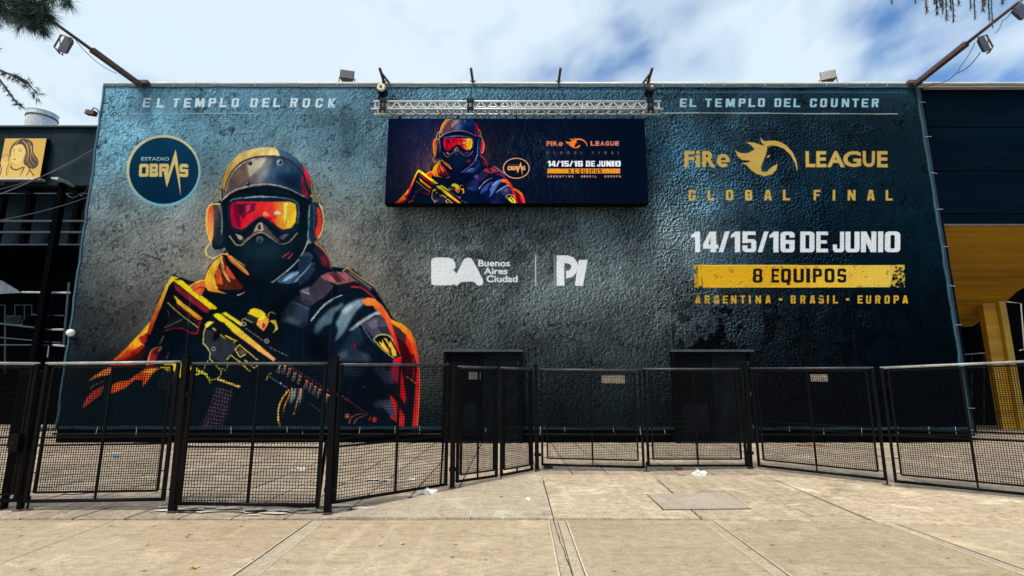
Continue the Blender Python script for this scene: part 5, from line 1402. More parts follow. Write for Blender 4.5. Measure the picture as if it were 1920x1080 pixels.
# hoists and slings
def hoist(px, label, dial):
    p = onY(px, 171, 13.6); top = onY(px, 157, 13.6)
    h = empty('chain_hoist', (p.x, 13.6, p.z-.1), label, 'hoist', 'hoists carrying the silver truss')
    part(MB().tube([(p.x,13.42,p.z),(p.x,13.74,p.z)], [.13,.13], 18), 'motor_body', M['dark_metal'], h, bevel=.01)
    part(MB().tube([(p.x+.01,13.37,p.z+.01),(p.x+.01,13.42,p.z+.01)], [.10,.125], 18), 'end_cap', M['cream'] if dial else M['lampgrey'], h)
    part(MB().tube([(p.x+.01,13.35,p.z+.01),(p.x+.01,13.37,p.z+.01)], [.035,.045], 10), 'hub', M['rust'] if dial else M['white_line'], h)
    part(MB().tube([(p.x,13.6,p.z+.12),(p.x,13.6,top.z+.1)], .018, 6), 'load_chain', M['dark_metal'], h)
    ch = MB()
    for k in range(4): ch.tube([(p.x+.02*(-1)**k,13.6,p.z-.12-k*.06),(p.x-.02*(-1)**k,13.6,p.z-.19-k*.06)], .02, 6)
    part(ch, 'hook_chain', M['dark_metal'], h)
    part(MB().tube([(p.x-.03,13.5,p.z-.1),(p.x-.05,13.48,p.z-.3),(p.x+.04,13.45,tz_top+.02)], .035, 8), 'chain_bag', M['door'], h)
hoist(717, 'chain hoist with cream dial above the truss end beside the city-side helmet picture', True)
hoist(1218, 'chain hoist with small white hub at the truss end nearest the counter temple lettering', False)
def clampset(px, label):
    t_ = onY(px, 186, YT-.05); b_ = onY(px, 218, YT-.05)
    c = empty('truss_clamp', (t_.x, YT-.04, b_.z), label, 'clamp', 'dark clamps holding the truss')
    for dx in (-.055, .055):
        part(MB().box(t_.x+dx-.02, YT-.07, b_.z+.12, t_.x+dx+.02, YT-.032, t_.z+.03), 'plate', M['dark_metal'], c)
    part(MB().box(t_.x-.10, YT-.085, tz_top-.04, t_.x+.10, YT-.04, tz_top+.05), 'jaw', M['dark_metal'], c)
    part(MB().box(t_.x-.09, YT-.085, tz_bot-.05, t_.x+.09, YT-.04, tz_bot+.04), 'jaw', M['dark_metal'], c)
    part(MB().tube([(t_.x,YT-.02,tz_top+.02),(t_.x-.01,13.7,onY(px,165,13.7).z)], .02, 6), 'sling', M['dark_metal'], c)
clampset(718.5, 'dark clamp on the truss end over the screen corner nearest the badge')
clampset(882, 'dark clamp on the truss above the helmet on the screen')
clampset(1219, 'dark clamp on the truss end over the screen corner nearest the horse emblem')

# ------------------------------------------------------------------ roof brackets and lamps
def roof_bracket(px0, py0, px1, py1, label, double=False):
    a = onY(px1, py1, 14.15); b_ = onY(px0, py0, 13.2)
    r = empty('roof_bracket', (a.x, 14.15, a.z-.1), label, 'bracket', 'rusty brackets sticking up from the roof edge')
    part(MB().beam(a, b_, .07, .05), 'beam', M['rust'], r, bevel=.006)
    part(MB().box(a.x-.08, 14.1, ROOF-.06, a.x+.08, 14.3, ROOF+.14), 'foot', M['rust'], r)
    if double: part(MB().beam(a+Vector((-.16 if px0 > 960 else .16,0,0)), a.lerp(b_,.75), .045, .045), 'strut', M['rust'], r)
    return r
roof_bracket(712, 128, 721, 157, 'rusty bracket above the hoist with the cream dial', True)
roof_bracket(883, 128, 887, 156, 'rusty bracket straight above the helmet on the screen')
roof_bracket(1051, 128, 1047, 157, 'lone thin rusty bracket between the hoists with no clamp below')
roof_bracket(1223, 128, 1214, 158, 'rusty two-legged bracket above the hoist with the white hub', True)

def floodlight(px, py, w, label, yaw, name='floodlight', Y=14.3, tilt=-.25, grp='floodlights standing on the roof edge'):
    p = onY(px, py, Y)
    f_ = empty(name, (p.x, Y, ROOF+.08), label, 'floodlight', grp)
    R = Matrix.Rotation(yaw, 3, 'Z') @ Matrix.Rotation(tilt, 3, 'X')
    c = Vector((p.x, Y, p.z)); ax = R @ Vector((w/2,0,0)); ay = R @ Vector((0,.10,0)); az = R @ Vector((0,0,w*.42))
    m = MB()
    fr = [c-ay+s1_*ax+s2_*az for s1_, s2_ in ((-1,-1),(1,-1),(1,1),(-1,1))]; bk = [c+ay*1.4+s1_*ax*.62+s2_*az*.62 for s1_, s2_ in ((-1,-1),(1,-1),(1,1),(-1,1))]
    i = 0; m.v = [tuple(x) for x in fr+bk]; m.f = [(0,1,2,3),(7,6,5,4)]+[(k,(k+1)%4+0,(k+1)%4+4,k+4) for k in range(4)]
    part(m, 'housing', M['lampgrey'], f_, bevel=.01)
    part(MB().obox(c-ay*1.08, ax*.9, ay*.08, az*.88), 'glass', M['lampglass'], f_)
    for s in (-1, 1):
        part(MB().tube([c+ax*s*1.06+ay*.3, c+ax*s*1.06-az*1.3, Vector((c.x+ax.x*s*.5, Y, ROOF+.1))], .016, 6), 'bracket_leg', M['rust'], f_)
    part(MB().tube([c+ay*1.2, c+ay*2-az*.4, c+ay*1.5-az*1.35], .012, 5), 'cable', M['dark_metal'], f_)
floodlight(651, 144.5, .42, 'square grey floodlight on the roof edge above the rock temple lettering', .25)
floodlight(1552, 145.5, .42, 'tilted grey floodlight on the roof edge above the counter temple lettering', -.45)

def long_arm(pa, pb, ya, yb, label, side):
    a, b_ = onY(*pa, ya), onY(*pb, yb)
    e = empty('lamp_arm', (a.x, ya, a.z-.1), label, 'pole', 'long poles leaning out from the roof corners')
    mid = a.lerp(b_, .56)
    part(MB().beam(a, mid, .13, .13), 'lower_beam', M['rust'], e, bevel=.012)
    part(MB().tube([a.lerp(b_,.52), b_], [.045,.035], 8), 'upper_tube', M['rust'], e, smooth=True)
    part(MB().box(a.x-.2, ya-.05, ROOF-.03, a.x+.2, ya+.2, ROOF+.07), 'base_plate', M['rust'], e)
    return a, b_
def sag(name, pts, r, label, cat='cable', mat=None, group=None, n=14, drop=.3):
    P_ = []
    for a, b_ in zip(pts, pts[1:]):
        for k in range(n):
            t_ = k/n; p = a.lerp(b_, t_); P_.append(p-Vector((0,0,drop*4*t_*(1-t_))))
    P_.append(pts[-1])
    o = MB().tube([p-pts[0] for p in P_], r, 5).build(name, mat or M['cable'])
    o.location = pts[0]
    return tag(o, label, cat, group)
def arm_lamp(px, py, Y, w, h, rot, label, hang):
    c = onY(px, py, Y)
    L = empty('hanging_floodlight', (c.x, Y, c.z), label, 'floodlight', 'floodlights hanging from the long poles')
    R = Matrix.Rotation(rot, 3, 'Y')
    ax = R @ Vector((w/2,0,0)); az = R @ Vector((0,0,h/2)); ay = Vector((0,.05,0))
    fr = [c-ay+s1_*ax+s2_*az for s1_, s2_ in ((-1,-1),(1,-1),(1,1),(-1,1))]; bk = [c+ay+s1_*ax*.6+s2_*az*.75 for s1_, s2_ in ((-1,-1),(1,-1),(1,1),(-1,1))]
    m = MB(); m.v = [tuple(x) for x in fr+bk]; m.f = [(0,1,2,3),(7,6,5,4)]+[(k,(k+1)%4,(k+1)%4+4,k+4) for k in range(4)]
    part(m, 'housing', M['lampgrey'], L, bevel=.012)
    part(MB().obox(c-ay*1.05, ax*.86, ay*.06, az*.9), 'glass', M['lampglass'], L)
    s = hang
    o1 = c+az*1.08+ax*.6*s; 
    part(MB().tube([c+az*1.1-ax*.2*s, c+az*1.15+ax*2.2*s, c-az*.55+ax*2.2*s, c-az*1.1+ax*.5*s], .022, 6), 'yoke', M['rust'], L)
    part(MB().tube([c+az*.75+ax*2.2*s, c-az*.1+ax*1.3*s], .014, 5), 'strut', M['rust'], L)
    part(MB().tube([c-az*1.0, c-az*1.2+ax*.1], .02, 6), 'knob', M['rust'], L)
a, b_ = long_arm((264,160), (82,28), 14.0, 11.0, 'long rusty pole leaning out over the roof corner above the badge', -1)
arm_lamp(125, 87, 11.7, .26, .42, .35, 'boxy floodlight in an open yoke under the pole by the dark tree tips', -1)
a2, b2 = long_arm((1716,158), (1910,4), 14.0, 10.5, 'long brown pole leaning out over the roof corner above the dark cladding', 1)
arm_lamp(1843, 85, 11.9, .20, .42, -.30, 'boxy floodlight in a side yoke halfway up the brown pole', 1)
arm_lamp(1912, 24, 10.7, .36, .32, -.7, 'floodlight at the outer tip of the brown pole, cut by the frame', 1)
sag('power_cable', [onY(142,76,11.9), onY(220,138,13.2)], .008, 'thin cable drooping under the rusty pole on the badge side', drop=.12)
sag('power_cable', [onY(1838,98,12.0), onY(1792,138,13.0), onY(1750,156,13.6), onY(1722,157,14)], .011, 'drooping cable loop running from roof corner up to the yoke floodlight', drop=.10)
sag('power_cable', [onY(1828,80,12.0), onY(1800,125,12.9), onY(1792,138,13.0)], .008, 'second thin cable hanging beside the yoke floodlight', drop=.05)
sag('power_cable', [onY(1865,62,11.6), onY(1880,38,11.3), onY(1900,14,10.8)], .008, 'thin cable slung along the outer end of the brown pole', drop=.06)
# little lamp on the side of the canvas frame
p = onY(171, 212, 14.2)
sl = empty('small_floodlight', (p.x, 14.2, p.z), 'small rusty floodlight on a curved arm beside the upper canvas edge', 'floodlight')
part(MB().obox(p, (.13,0,-.02), (0,.08,0), (.02,0,.065)), 'housing', M['rust'], sl, bevel=.01)
part(MB().tube([p+Vector((.0,0,.07)), p+Vector((.05,0,.17)), p+Vector((.16,0,.12)), onY(188,214,14.2)], .018, 6), 'arm', M['rust'], sl)
# globe lamp
p = onY(132.5, 624, 13.95)
gl = empty('globe_lamp', (p.x, 13.95, p.z), 'round white globe lamp on the canvas edge above the fence', 'lamp')
bm = bmesh.new(); bmesh.ops.create_uvsphere(bm, u_segments=20, v_segments=12, radius=.10); me = bpy.data.meshes.new('globe'); bm.to_mesh(me); bm.free()
me.materials.append(M['globe']); me.polygons.foreach_set('use_smooth', [True]*len(me.polygons)); go = bpy.data.objects.new('globe', me); COL.objects.link(go); go.parent = gl
part(MB().tube([(p.x,13.95,p.z-.09),(p.x,13.98,p.z-.15),(p.x+.02,14.1,p.z-.16)], .025, 8), 'bracket', M['dark_metal'], gl)

# ------------------------------------------------------------------ dark stand building on the badge side
YL = 18.0
zr = onY(90, 241, YL).z; zb = onY(90, 459, YL).z
std = empty('stand_building', (-13, YL, 0), 'dark stand building with steel balconies beside the canvas and the portrait sign', 'building')
xe = onY(215, 240, YL).x
xs0 = -24.0
edges = [xs0, onY(9,300,YL).x, onY(88,300,YL).x, xe+2]
for k in range(3):
    part(MB().box(edges[k]+.012, YL-.0-.004*k, onY(90,349,YL).z+.02, edges[k+1]-.012, YL+.3, zr-.01), 'facade_panel', M['dark_wall'], std, bevel=.01)
part(MB().box(xs0, YL-.12, zr+.01, xe+2, YL+.35, zr+.07), 'parapet_cap', M['mid_line'], std)
part(MB().box(xs0, YL+.5, onY(90,459,YL).z, xe+2, YL+.8, onY(90,300,YL).z), 'recessed_wall', M['dark_wall'], std)
part(MB().box(xs0, YL+2.2, -.0, xe+3, YL+2.6, zb), 'back_wall', M['void_wall'], std)
part(MB().box(xs0, YL-.1, zb-.12, xe+2, YL+2.2, zb), 'balcony_floor', M['void_wall'], std)
for py, mt, r in ((352,'void_wall',.06),(363,'mid_line',.025),(415,'mid_line',.05),(436,'mid_line',.05),(459,'mid_line',.03)):
    part(MB().tube([onY(-200,py,YL-.15), onY(170,py,YL-.15)], r, 6), 'balcony_rail', M[mt], std)
for px in (8, 60, 112, 150):
    a = onY(px, 350, YL-.05); 
    part(MB().box(a.x-.09, YL-.1, zb, a.x+.09, YL+.1, a.z), 'balcony_post', M['void_wall'], std)
for (u0, v0, u1, v1) in ((28,352,60,364),(120,352,165,372)):
    part(MB().beam(onY(u0,v0,YL-.2), onY(u1,v1,YL-.2), .1, .12), 'diagonal_brace', M['void_wall'], std)
# doors and frames glimpsed in the dark below
YD = 19.4
def fr(px0, py0, px1, py1, r, mat, nm='window_frame'):
    q = [onY(px0,py0,YD), onY(px1,py0,YD), onY(px1,py1,YD), onY(px0,py1,YD), onY(px0,py0,YD)]
    part(MB().tube(q, r, 5), nm, mat, std)
fr(-20,572,10,700,.03,M['mid_line']); fr(46,572,60,592,.02,M['mid_line']); fr(28,572,46,600,.02,M['mid_line'])
part(MB().box(onY(13,600,YD).x, YD-.05, onY(13,608,YD).z, onY(41,600,YD).x, YD, onY(41,593,YD).z), 'notice_board', M['dark_wall'], std)
fr(13,593,41,609,.015,M['white_line'])
part(MB().prism([tuple(onY(-30,520,YD)), tuple(onY(3,526,YD)), tuple(onY(41,549,YD)), tuple(onY(-30,552,YD))], (0,.05,0)), 'awning', M['white_line'], std)
lanterns = []
# stairs with pale handrails
stair = empty('steel_staircase', (onY(90,700,17).x, 17.2, 0), 'black steel staircase with pale handrails in the shade beside the canvas', 'staircase')
for (q0, q1, r, mt) in (((0,607),(95,618),.03,'mid_line'),((93,618),(120,618),.035,'white_line'),((0,633),(115,643),.02,'mid_line'),((0,647),(100,647),.025,'mid_line'),((100,647),(122,649),.035,'white_line'),((42,548),(132,549),.035,'white_line'),((60,590),(120,592),.018,'mid_line')):
    part(MB().tube([onY(*q0,17.2), onY(*q1,17.2)], r, 6), 'handrail', M[mt], stair)
for px, t0, mt in ((130,530,'mid_line'),(96,575,'void_wall'),(92,648,'white_line')):
    part(MB().tube([onY(px,t0,17.2), onY(px-(10 if px > 120 else 3),t0+(115 if px > 120 else 22 if px == 92 else 200),17.2)], .04 if mt != 'white_line' else .022, 6), 'stair_post', M[mt], stair)
for k in range(9):
    a = onY(-60+k*16, 700+k*11, 17.6)
    part(MB().box(a.x, 17.3, max(.02,a.z-.02), a.x+.45, 18.3, max(.05,a.z+.02)), 'tread', M['void_wall'], stair)
# street lamp on a black mast in front of it
lp = empty('mast_lamp', (onY(108,460,17.0).x, 17.0, 0), 'flat white lamp head on a black mast in front of the dark balconies', 'lamp')
a = onY(121, 344, 17.0); b_ = onY(103, 460, 17.0)
part(MB().box(a.x-.13, 16.9, .0, a.x+.05, 17.1, a.z), 'mast', M['void_wall'], lp)
hd = [onY(95,332,16.6), onY(110,332,16.6), onY(125,342,16.9), onY(123,345,16.9), onY(108,337,16.6), onY(96,335,16.6)]
part(MB().prism([tuple(q) for q in hd], (0,.35,0)), 'lamp_head', M['white_line'], lp)
part(MB().beam(onY(105,335,16.8), onY(122,345,17.0), .05, .05), 'arm', M['dark_metal'], lp)
# portrait sign
pq = [onY(2,333,YL-.25), onY(79,333,YL-.25), onY(85,259,YL-.25), onY(6,259,YL-.25)]
pcx = (pq[0].x+pq[1].x)/2
sg = empty('portrait_sign', (pcx, YL-.2, pq[0].z), 'yellow square sign with a brown stencil portrait of a long-haired woman', 'sign')
hw = (onY(82,290,YL-.25).x-onY(4,290,YL-.25).x)/2; cxm = (onY(82,290,YL-.25).x+onY(4,290,YL-.25).x)/2
part(MB().box(cxm-hw, YL-.24, pq[0].z, cxm+hw, YL-.05, pq[2].z), 'backing', M['dark_metal'], sg)
mb = MB(); mb.quad((cxm-hw,YL-.25,pq[0].z),(cxm+hw,YL-.25,pq[0].z),(cxm+hw,YL-.25,pq[2].z),(cxm-hw,YL-.25,pq[2].z))
pp = part(mb, 'portrait', M['portrait'], sg)
L0 = sg.location
uv_from(pp, lambda c: ((c.x+L0.x-(cxm-hw))/(2*hw), (c.z+L0.z-pq[0].z)/(pq[2].z-pq[0].z)))
part(MB().box(cxm-hw-.03, YL-.30, pq[0].z-.09, cxm+hw+.03, YL-.05, pq[0].z-.005), 'bottom_rail', M['plate'], sg)
# tank on that roof
p = onY(76, 240, 21)
tk = empty('roof_tank', (p.x, 21, p.z), 'pale round metal tank with a rusty hoop on the dark roof', 'tank')
part(MB().tube([(p.x,21,p.z-.4),(p.x,21,onY(76,214,21).z)], .53, 28), 'tank_body', M['tank'], tk)
zt = onY(76,224,21).z
part(MB().tube([(p.x,21,zt),(p.x,21,zt+.05)], .56, 28), 'hoop', M['rust'], tk)
part(MB().tube([(p.x,21,onY(76,214,21).z+.001),(p.x,21,onY(76,210,21).z)], [.55,.40], 28), 'lid', M['roof_metal'], tk)
# overhead cables to the canvas corner
sag('overhead_cable', [onY(182,276,15), onY(-30,375,13)], .016, 'upper grey cable crossing the dark building just under the portrait sign', drop=.12, group='cables slung from the canvas edge')
sag('overhead_cable', [onY(180,283,15), onY(-30,362,12.5)], .012, 'thinner grey cable crossing the lower edge of the portrait sign', drop=.16, group='cables slung from the canvas edge')
sag('overhead_cable', [onY(165,370,15), onY(-30,418,13)], .014, 'lowest grey cable crossing the dark balcony beside the canvas', drop=.08, group='cables slung from the canvas edge')
sag('looped_cable', [onY(124,362,16.5), onY(150,364,16), onY(164,352,15.2)], .012, 'pale looped cable hanging between mast lamp and canvas edge', drop=.14, mat=M['mid_line'])

# ------------------------------------------------------------------ fence
def fence_post(p0, p1, w, label, lean=0.0):
    g0 = onG(*p1); top = onY(p0[0], p0[1], g0.y)
    o = empty('fence_post', (g0.x, g0.y, 0), label, 'post', 'tall black posts between the fence panels')
    a = Vector((g0.x, g0.y, 0)); b_ = Vector((g0.x+(top.x-g0.x)*.6, g0.y, top.z))
    part(MB().beam(a, b_, w, w, up=(0,1,0)), 'shaft', M['black_paint'], o, bevel=.004)
    part(MB().obox(b_+Vector((0,0,.008)), (w*.6,0,0), (0,w*.6,0), (0,0,.01)), 'cap', M['black_paint'], o)
    part(MB().box(g0.x-.05, g0.y-.05, .013, g0.x+.05, g0.y+.05, .022), 'base_plate', M['rust'], o)
    for z in (.25, 1.35):
        part(MB().box(g0.x-.05, g0.y-.03, z, g0.x+.07, g0.y+.03, z+.05), 'hinge', M['black_paint'], o)
    return o
def fence_panel(bl, br, tl, tr, label, gap=.11, clear=True, toprail='rail_faint_sheen', plate=None, nstile=1, mesh_gap=.0285, foot=None, lean=0.0):
    """bl/br: photo pixels of the lower outer corners (z found from the depth of a ground line), tl/tr of the upper"""
    (ax, ay, Y0), (bx, by, Y1) = bl, br
    A0, A1 = onY(ax, ay, Y0), onY(bx, by, Y1)
    B0, B1 = onY(tl[0], tl[1], Y0), onY(tr[0], tr[1], Y1)
    z0 = (A0.z+A1.z)/2; z1 = (B0.z+B1.z)/2
    A0 = Vector(((A0.x+B0.x)/2, Y0, z0)); A1 = Vector(((A1.x+B1.x)/2, Y1, z0))
    A0.z = onY(ax, ay, Y0).z; A1.z = onY(bx, by, Y1).z
    B0 = Vector((A0.x, Y0, B0.z)); B1 = Vector((A1.x, Y1, B1.z))
    root = empty('mesh_barrier', tuple((A0+A1)/2*1.0), label, 'fence panel', 'black mesh fence panels round the forecourt')
    root.location.z = 0
    u = (A1-A0); L = u.length; un = u/L
    nrm = Vector((un.y, -un.x, 0)); 
    def pt(s, t): # s metres along, t 0..1 up
        return (A0.lerp(A1, s/L)).lerp(B0.lerp(B1, s/L), t)
    H_ = (B0.z-A0.z)
    T = .040
    part(MB().tube([pt(0,0), pt(L,0)], T*.52, 8), 'bottom_rail', M['black_paint'], root, smooth=True)
    part(MB().tube([pt(0,1), pt(L,1)], T*.52, 8), 'top_rail', M[toprail], root, smooth=True)
    for s in (T/2, L-T/2):
        part(MB().beam(pt(s,0), pt(s,1), T, T, up=nrm), 'side_post', M['black_paint'], root, bevel=.003)
    gi = gap if gap else .0
    t0 = (gi if clear else 0)/H_; t1 = 1-(.045 if clear else .0)/H_
    s0_, s1_ = (gi if gi else T), L-(gi if gi else T)
    if gi:
        for s in (s0_, s1_): part(MB().beam(pt(s,t0), pt(s,t1), .026, .026, up=nrm), 'inner_post', M['black_paint'], root)
        for t_ in (t0, t1): part(MB().beam(pt(s0_,t_), pt(s1_,t_), .024, .024), 'inner_rail', M['black_paint'], root)
        for t_ in (.07, .2, .5, .85):
            for sa, sb in ((T, s0_), (s1_, L-T)):
                part(MB().beam(pt(sa,t_), pt(sb,t_), .01, .01), 'spacer', M['black_paint'], root)
        part(MB().beam(pt(L/2,0), pt(L/2,t0), .02, .02, up=nrm), 'spacer', M['black_paint'], root)
    for t_ in (.395, .45):
        part(MB().beam(pt(T,t_), pt(L-T,t_), .022, .022), 'mid_rail', M['black_paint'], root)
    for k in range(1, nstile+1):
        s = L*k/(nstile+1)
        part(MB().beam(pt(s,t0), pt(s,t1), .028, .022, up=nrm), 'centre_bar', M['black_paint'], root)
    w = MB(); r = .0038
    nv = int((s1_-s0_)/mesh_gap); nh = int((t1-t0)*H_/mesh_gap)
    off = nrm*.004
    for k in range(1, nv):
        s = s0_+(s1_-s0_)*k/nv
        a_, b2_ = pt(s,t0)+off, pt(s,t1)+off
        # slight bow in the sheet
        w.tube([a_, b2_], r, 4, cap=False)
    for k in range(1, nh):
        t_ = t0+(t1-t0)*k/nh
        w.tube([pt(s0_,t_)-off, pt(s1_,t_)-off], r*1.15, 4, cap=False)
    part(w, 'wire_mesh', M['wire'], root, kind='stuff')
    if plate:
        (sa, sb, ta_, tb_) = plate
        P4 = [pt(L*sa,ta_)+nrm*.02*(-1), pt(L*sb,ta_)+nrm*.02*(-1), pt(L*sb,tb_)+nrm*.02*(-1), pt(L*sa,tb_)+nrm*.02*(-1)]
        part(MB().prism([tuple(q-nrm*.0) for q in P4], tuple(nrm*.004)), 'name_plate', M['plate'], root)
    return root, pt, L
YA = 6.62
YP1 = onG(323, 961).y; YP2 = onG(613, 964).y; YP3 = onG(848, 917).y; YP4 = onG(1007, 883).y; YP5 = onG(1407, 879).y
fence_post((347,668),(323,961), .075, 'thick black fence post nearest the rifle stock on the canvas')
fence_post((627,670),(614,964), .075, 'leaning black fence post under the trooper\'s sleeve with weeds at its foot')
fence_post((850,681),(848,917), .070, 'black fence post before the doorway below the city lettering')
fence_post((1004,686),(1007,883), .070, 'black fence post just beside the doorway with the city lettering above')
fence_post((1402,686),(1407,879), .068, 'black fence post before the doorway under the yellow bar')
YAB = onG(40,958).y
fence_panel((-330,945,YAB-.2), (28,938,YAB), (-330,679,YAB-.2), (78,682,YAB), 'end panel of the fence cut by the picture edge beside the dark stand', toprail='rail_sheen', gap=.07)
fence_panel((48,940,YAB), (310,936,YP1+.1), (85,682,YAB), (337,679,YP1+.1), 'pale-topped fence panel before the yellow rifle stock and orange sleeve', toprail='rail_sheen', gap=.10)
fence_panel((336,944,YP1), (600,947,YP2), (358,682,YP1), (612,682,YP2), 'wide fence panel standing before the rifle and magazine', gap=0, clear=False, mesh_gap=.036)
fence_panel((628,942,YP2+.05), (838,908,YP3-.05), (634,684,YP2+.05), (842,684,YP3-.05), 'angled fence panel before the red edge of the trooper\'s sleeve', gap=0, clear=False, mesh_gap=.036)
Ymid = YP3+(YP4-YP3)*.55
fence_panel((857,903,YP3+.08), (933,892,Ymid-.04), (858,688,YP3+.08), (932,690,Ymid-.04), 'narrow gate leaf with cream plate before the doorway under the city lettering', gap=.09, plate=(.28,.56,.89,.96), nstile=1)
fence_panel((939,891,Ymid+.04), (999,880,YP4-.08), (939,690,Ymid+.04), (997,692,YP4-.08), 'narrowest gate leaf without plate beside the doorway under the city lettering', gap=.08, nstile=0)
fence_panel((1016,871,YP4), (1207,876,YP4-.05), (1012,693,YP4), (1203,694,YP4-.05), 'gate leaf with cream plate between the two doorways', plate=(.61,.84,.86,.945))
fence_panel((1212,873,YP4-.05), (1397,873,YP5), (1208,692,YP4-.05), (1392,692,YP5), 'gate leaf without plate in front of the doorway under the yellow bar')
YI = onG(1664,908).y; YJ = onG(1664,912).y
fence_panel((1416,873,YP5), (1662,899,YI), (1411,691,YP5), (1640,690,YI), 'angled panel with cream plate below the countries lettering', plate=(.52,.655,.87,.94), toprail='rail_faint_sheen')
fence_panel((1674,902,YJ), (2000,936,YJ-1.05), (1652,690,YJ), (1985,676,YJ-1.05), 'last angled panel running out of frame before the yellow column', gap=.10, toprail='rail_sheen')
# loose leaning brace and feet, lock boxes
def bar_thing(name, pts, w, label, cat, extra=None):
    o = empty(name, tuple(pts[0]), label, cat); o.location.z = max(0, pts[0].z)
    part(MB().beam(pts[0], pts[1], w, w, up=(0,1,0)), 'shaft', M['black_paint'], o, bevel=.003)
    if extra: extra(o)
    return o
bar_thing('fence_prop', [onG(595,955), onY(612,826,YP2+.02)], .035, 'short black prop leaning against the fence foot beside the weeds', 'prop')
bar_thing('fence_prop', [onG(826,911), onY(832,800,YP3)], .028, 'short black prop behind the angled panel near the red sleeve', 'prop')
def feet(px, py, label):
    g0 = onG(px, py); o = empty('pin_foot', (g0.x, g0.y, 0), label, 'fence foot')
    part(MB().tube([(g0.x,g0.y,0),(g0.x+.01,g0.y+.01,.16)], .012, 6), 'pin', M['black_paint'], o)
    part(MB().box(g0.x-.05, g0.y-.035, .0, g0.x+.05, g0.y+.035, .014), 'plate', M['rust'], o)
feet(34, 958, 'small rusty pin foot under the end panel of the fence')
feet(50, 957, 'small rusty pin foot under the pale-topped panel, nearer the rifle')
feet(1212, 884, 'thin pin foot between the two middle gate leaves')
feet(1664, 910, 'thin pin foot between the last two angled panels')
lb = onY(32, 830, YAB-.03)
lk = empty('lock_box', (lb.x, YAB-.05, lb.z), 'black lock box on the fence joint near the picture edge', 'lock')
part(MB().box(lb.x-.05, YAB-.09, lb.z-.11, lb.x+.06, YAB-.03, lb.z+.11), 'case', M['black_paint'], lk, bevel=.008)
part(MB().tube([(lb.x,YAB-.10,lb.z),(lb.x,YAB-.085,lb.z)], .02, 8), 'keyhole', M['dark_metal'], lk)
lb = onY(1190, 798, YP4-.06)
lk = empty('lock_box', (lb.x, YP4-.07, lb.z), 'black lock box on the gate leaf between the doorways', 'lock')
part(MB().box(lb.x-.07, YP4-.10, lb.z-.06, lb.x+.07, YP4-.04, lb.z+.07), 'case', M['black_paint'], lk, bevel=.008)
part(MB().tube([(lb.x+.04,YP4-.12,lb.z),(lb.x+.04,YP4-.10,lb.z)], .015, 8), 'keyhole', M['dark_metal'], lk)
# thick gate posts behind the joint on the far side
for (px0, py0, px1, py1, lab) in ((66,695,44,812,'broad black shutter post behind the fence joint nearest the picture edge'),):
    a, b_ = onY(px0, py0, YAB+.12), onY(px1, py1, YAB+.12)
    o = empty('gate_post', (a.x, YAB+.12, 0), lab, 'post')
    part(MB().box(a.x-.16, YAB+.08, .72, a.x+.14, YAB+.16, a.z), 'plate', M['black_paint'], o, bevel=.006)
    for dx in (-.11, .09): part(MB().box(a.x+dx-.025, YAB+.09, 0, a.x+dx+.025, YAB+.15, .72), 'leg', M['black_paint'], o)

# ------------------------------------------------------------------ litter
def crumple(name, px, py, sx, sy, sz, mat, label, cat='litter', seed=0, z=0.012, group=None):
    g0 = onG(px, py); rr = random.Random(seed)
    bm = bmesh.new(); bmesh.ops.create_icosphere(bm, subdivisions=3, radius=1)
    for v_ in bm.verts:
        n_ = v_.co.normalized(); k = 1+.35*math.sin(n_.x*7+seed)+.25*math.sin(n_.y*11+seed*2)+rr.uniform(-.22,.22)
        v_.co = Vector((n_.x*sx*k, n_.y*sy*k, max(-.2, n_.z)*sz*k+sz*.2))
    me = bpy.data.meshes.new(name); bm.to_mesh(me); bm.free(); me.materials.append(mat)
    o = bpy.data.objects.new(name, me); COL.objects.link(o); o.location = (g0.x, g0.y, z)
    return tag(o, label, cat, group)
crumple('paper_tissue', 1312, 892, .10, .06, .055, M['litter_white'], 'crumpled white tissue on the concrete before the second doorway', seed=3)
crumple('paper_tissue', 990, 939, .035, .025, .02, M['litter_white'], 'small white paper scrap on the brushed concrete near the crack', seed=5)
crumple('plastic_bag', 800, 926, .10, .06, .05, M['litter_white'], 'thin pale plastic bag at the foot of the angled fence panel', seed=8)
crumple('plastic_bag', 1028, 879, .07, .04, .05, M['lampgrey'], 'grey crumpled bag lying under the gate leaf between doorways', seed=9)
crumple('food_wrapper', 1273, 881, .075, .03, .03, M['litter_brown'], 'brown crumpled wrapper beside the white tissue', seed=12)
crumple('food_wrapper', 1278, 893, .05, .02, .012, M['litter_pink'], 'flat reddish scrap just below the brown wrapper', seed=13)
crumple('paper_tissue', 1343, 877, .06, .02, .01, M['litter_white'], 'flattened white scrap behind the tissue near the second doorway', seed=14)
crumple('plastic_bag', 559, 883, .10, .05, .03, M['litter_white'], 'white bag seen through the wide panel before the magazine', seed=15)
crumple('paper_tissue', 772, 901, .06, .03, .02, M['litter_white'], 'white scrap seen through the angled panel by the red sleeve', seed=16)
crumple('paper_tissue', 608, 880, .02, .01, .01, M['litter_white'], 'tiny white scrap behind the second tall post', seed=26)
crumple('cyan_wrapper', 218, 858, .05, .04, .03, M['litter_cyan'], 'bright cyan wrapper lying on the tiles behind the pale-topped panel', seed=17)
crumple('food_wrapper', 940, 934, .02, .012, .01, M['litter_brown'], 'tiny brown scrap on the brushed concrete', seed=18)
crumple('food_wrapper', 1518, 836, .30, .05, .02, M['litter_pink'], 'long reddish scrap behind the panel below the countries lettering', seed=19)
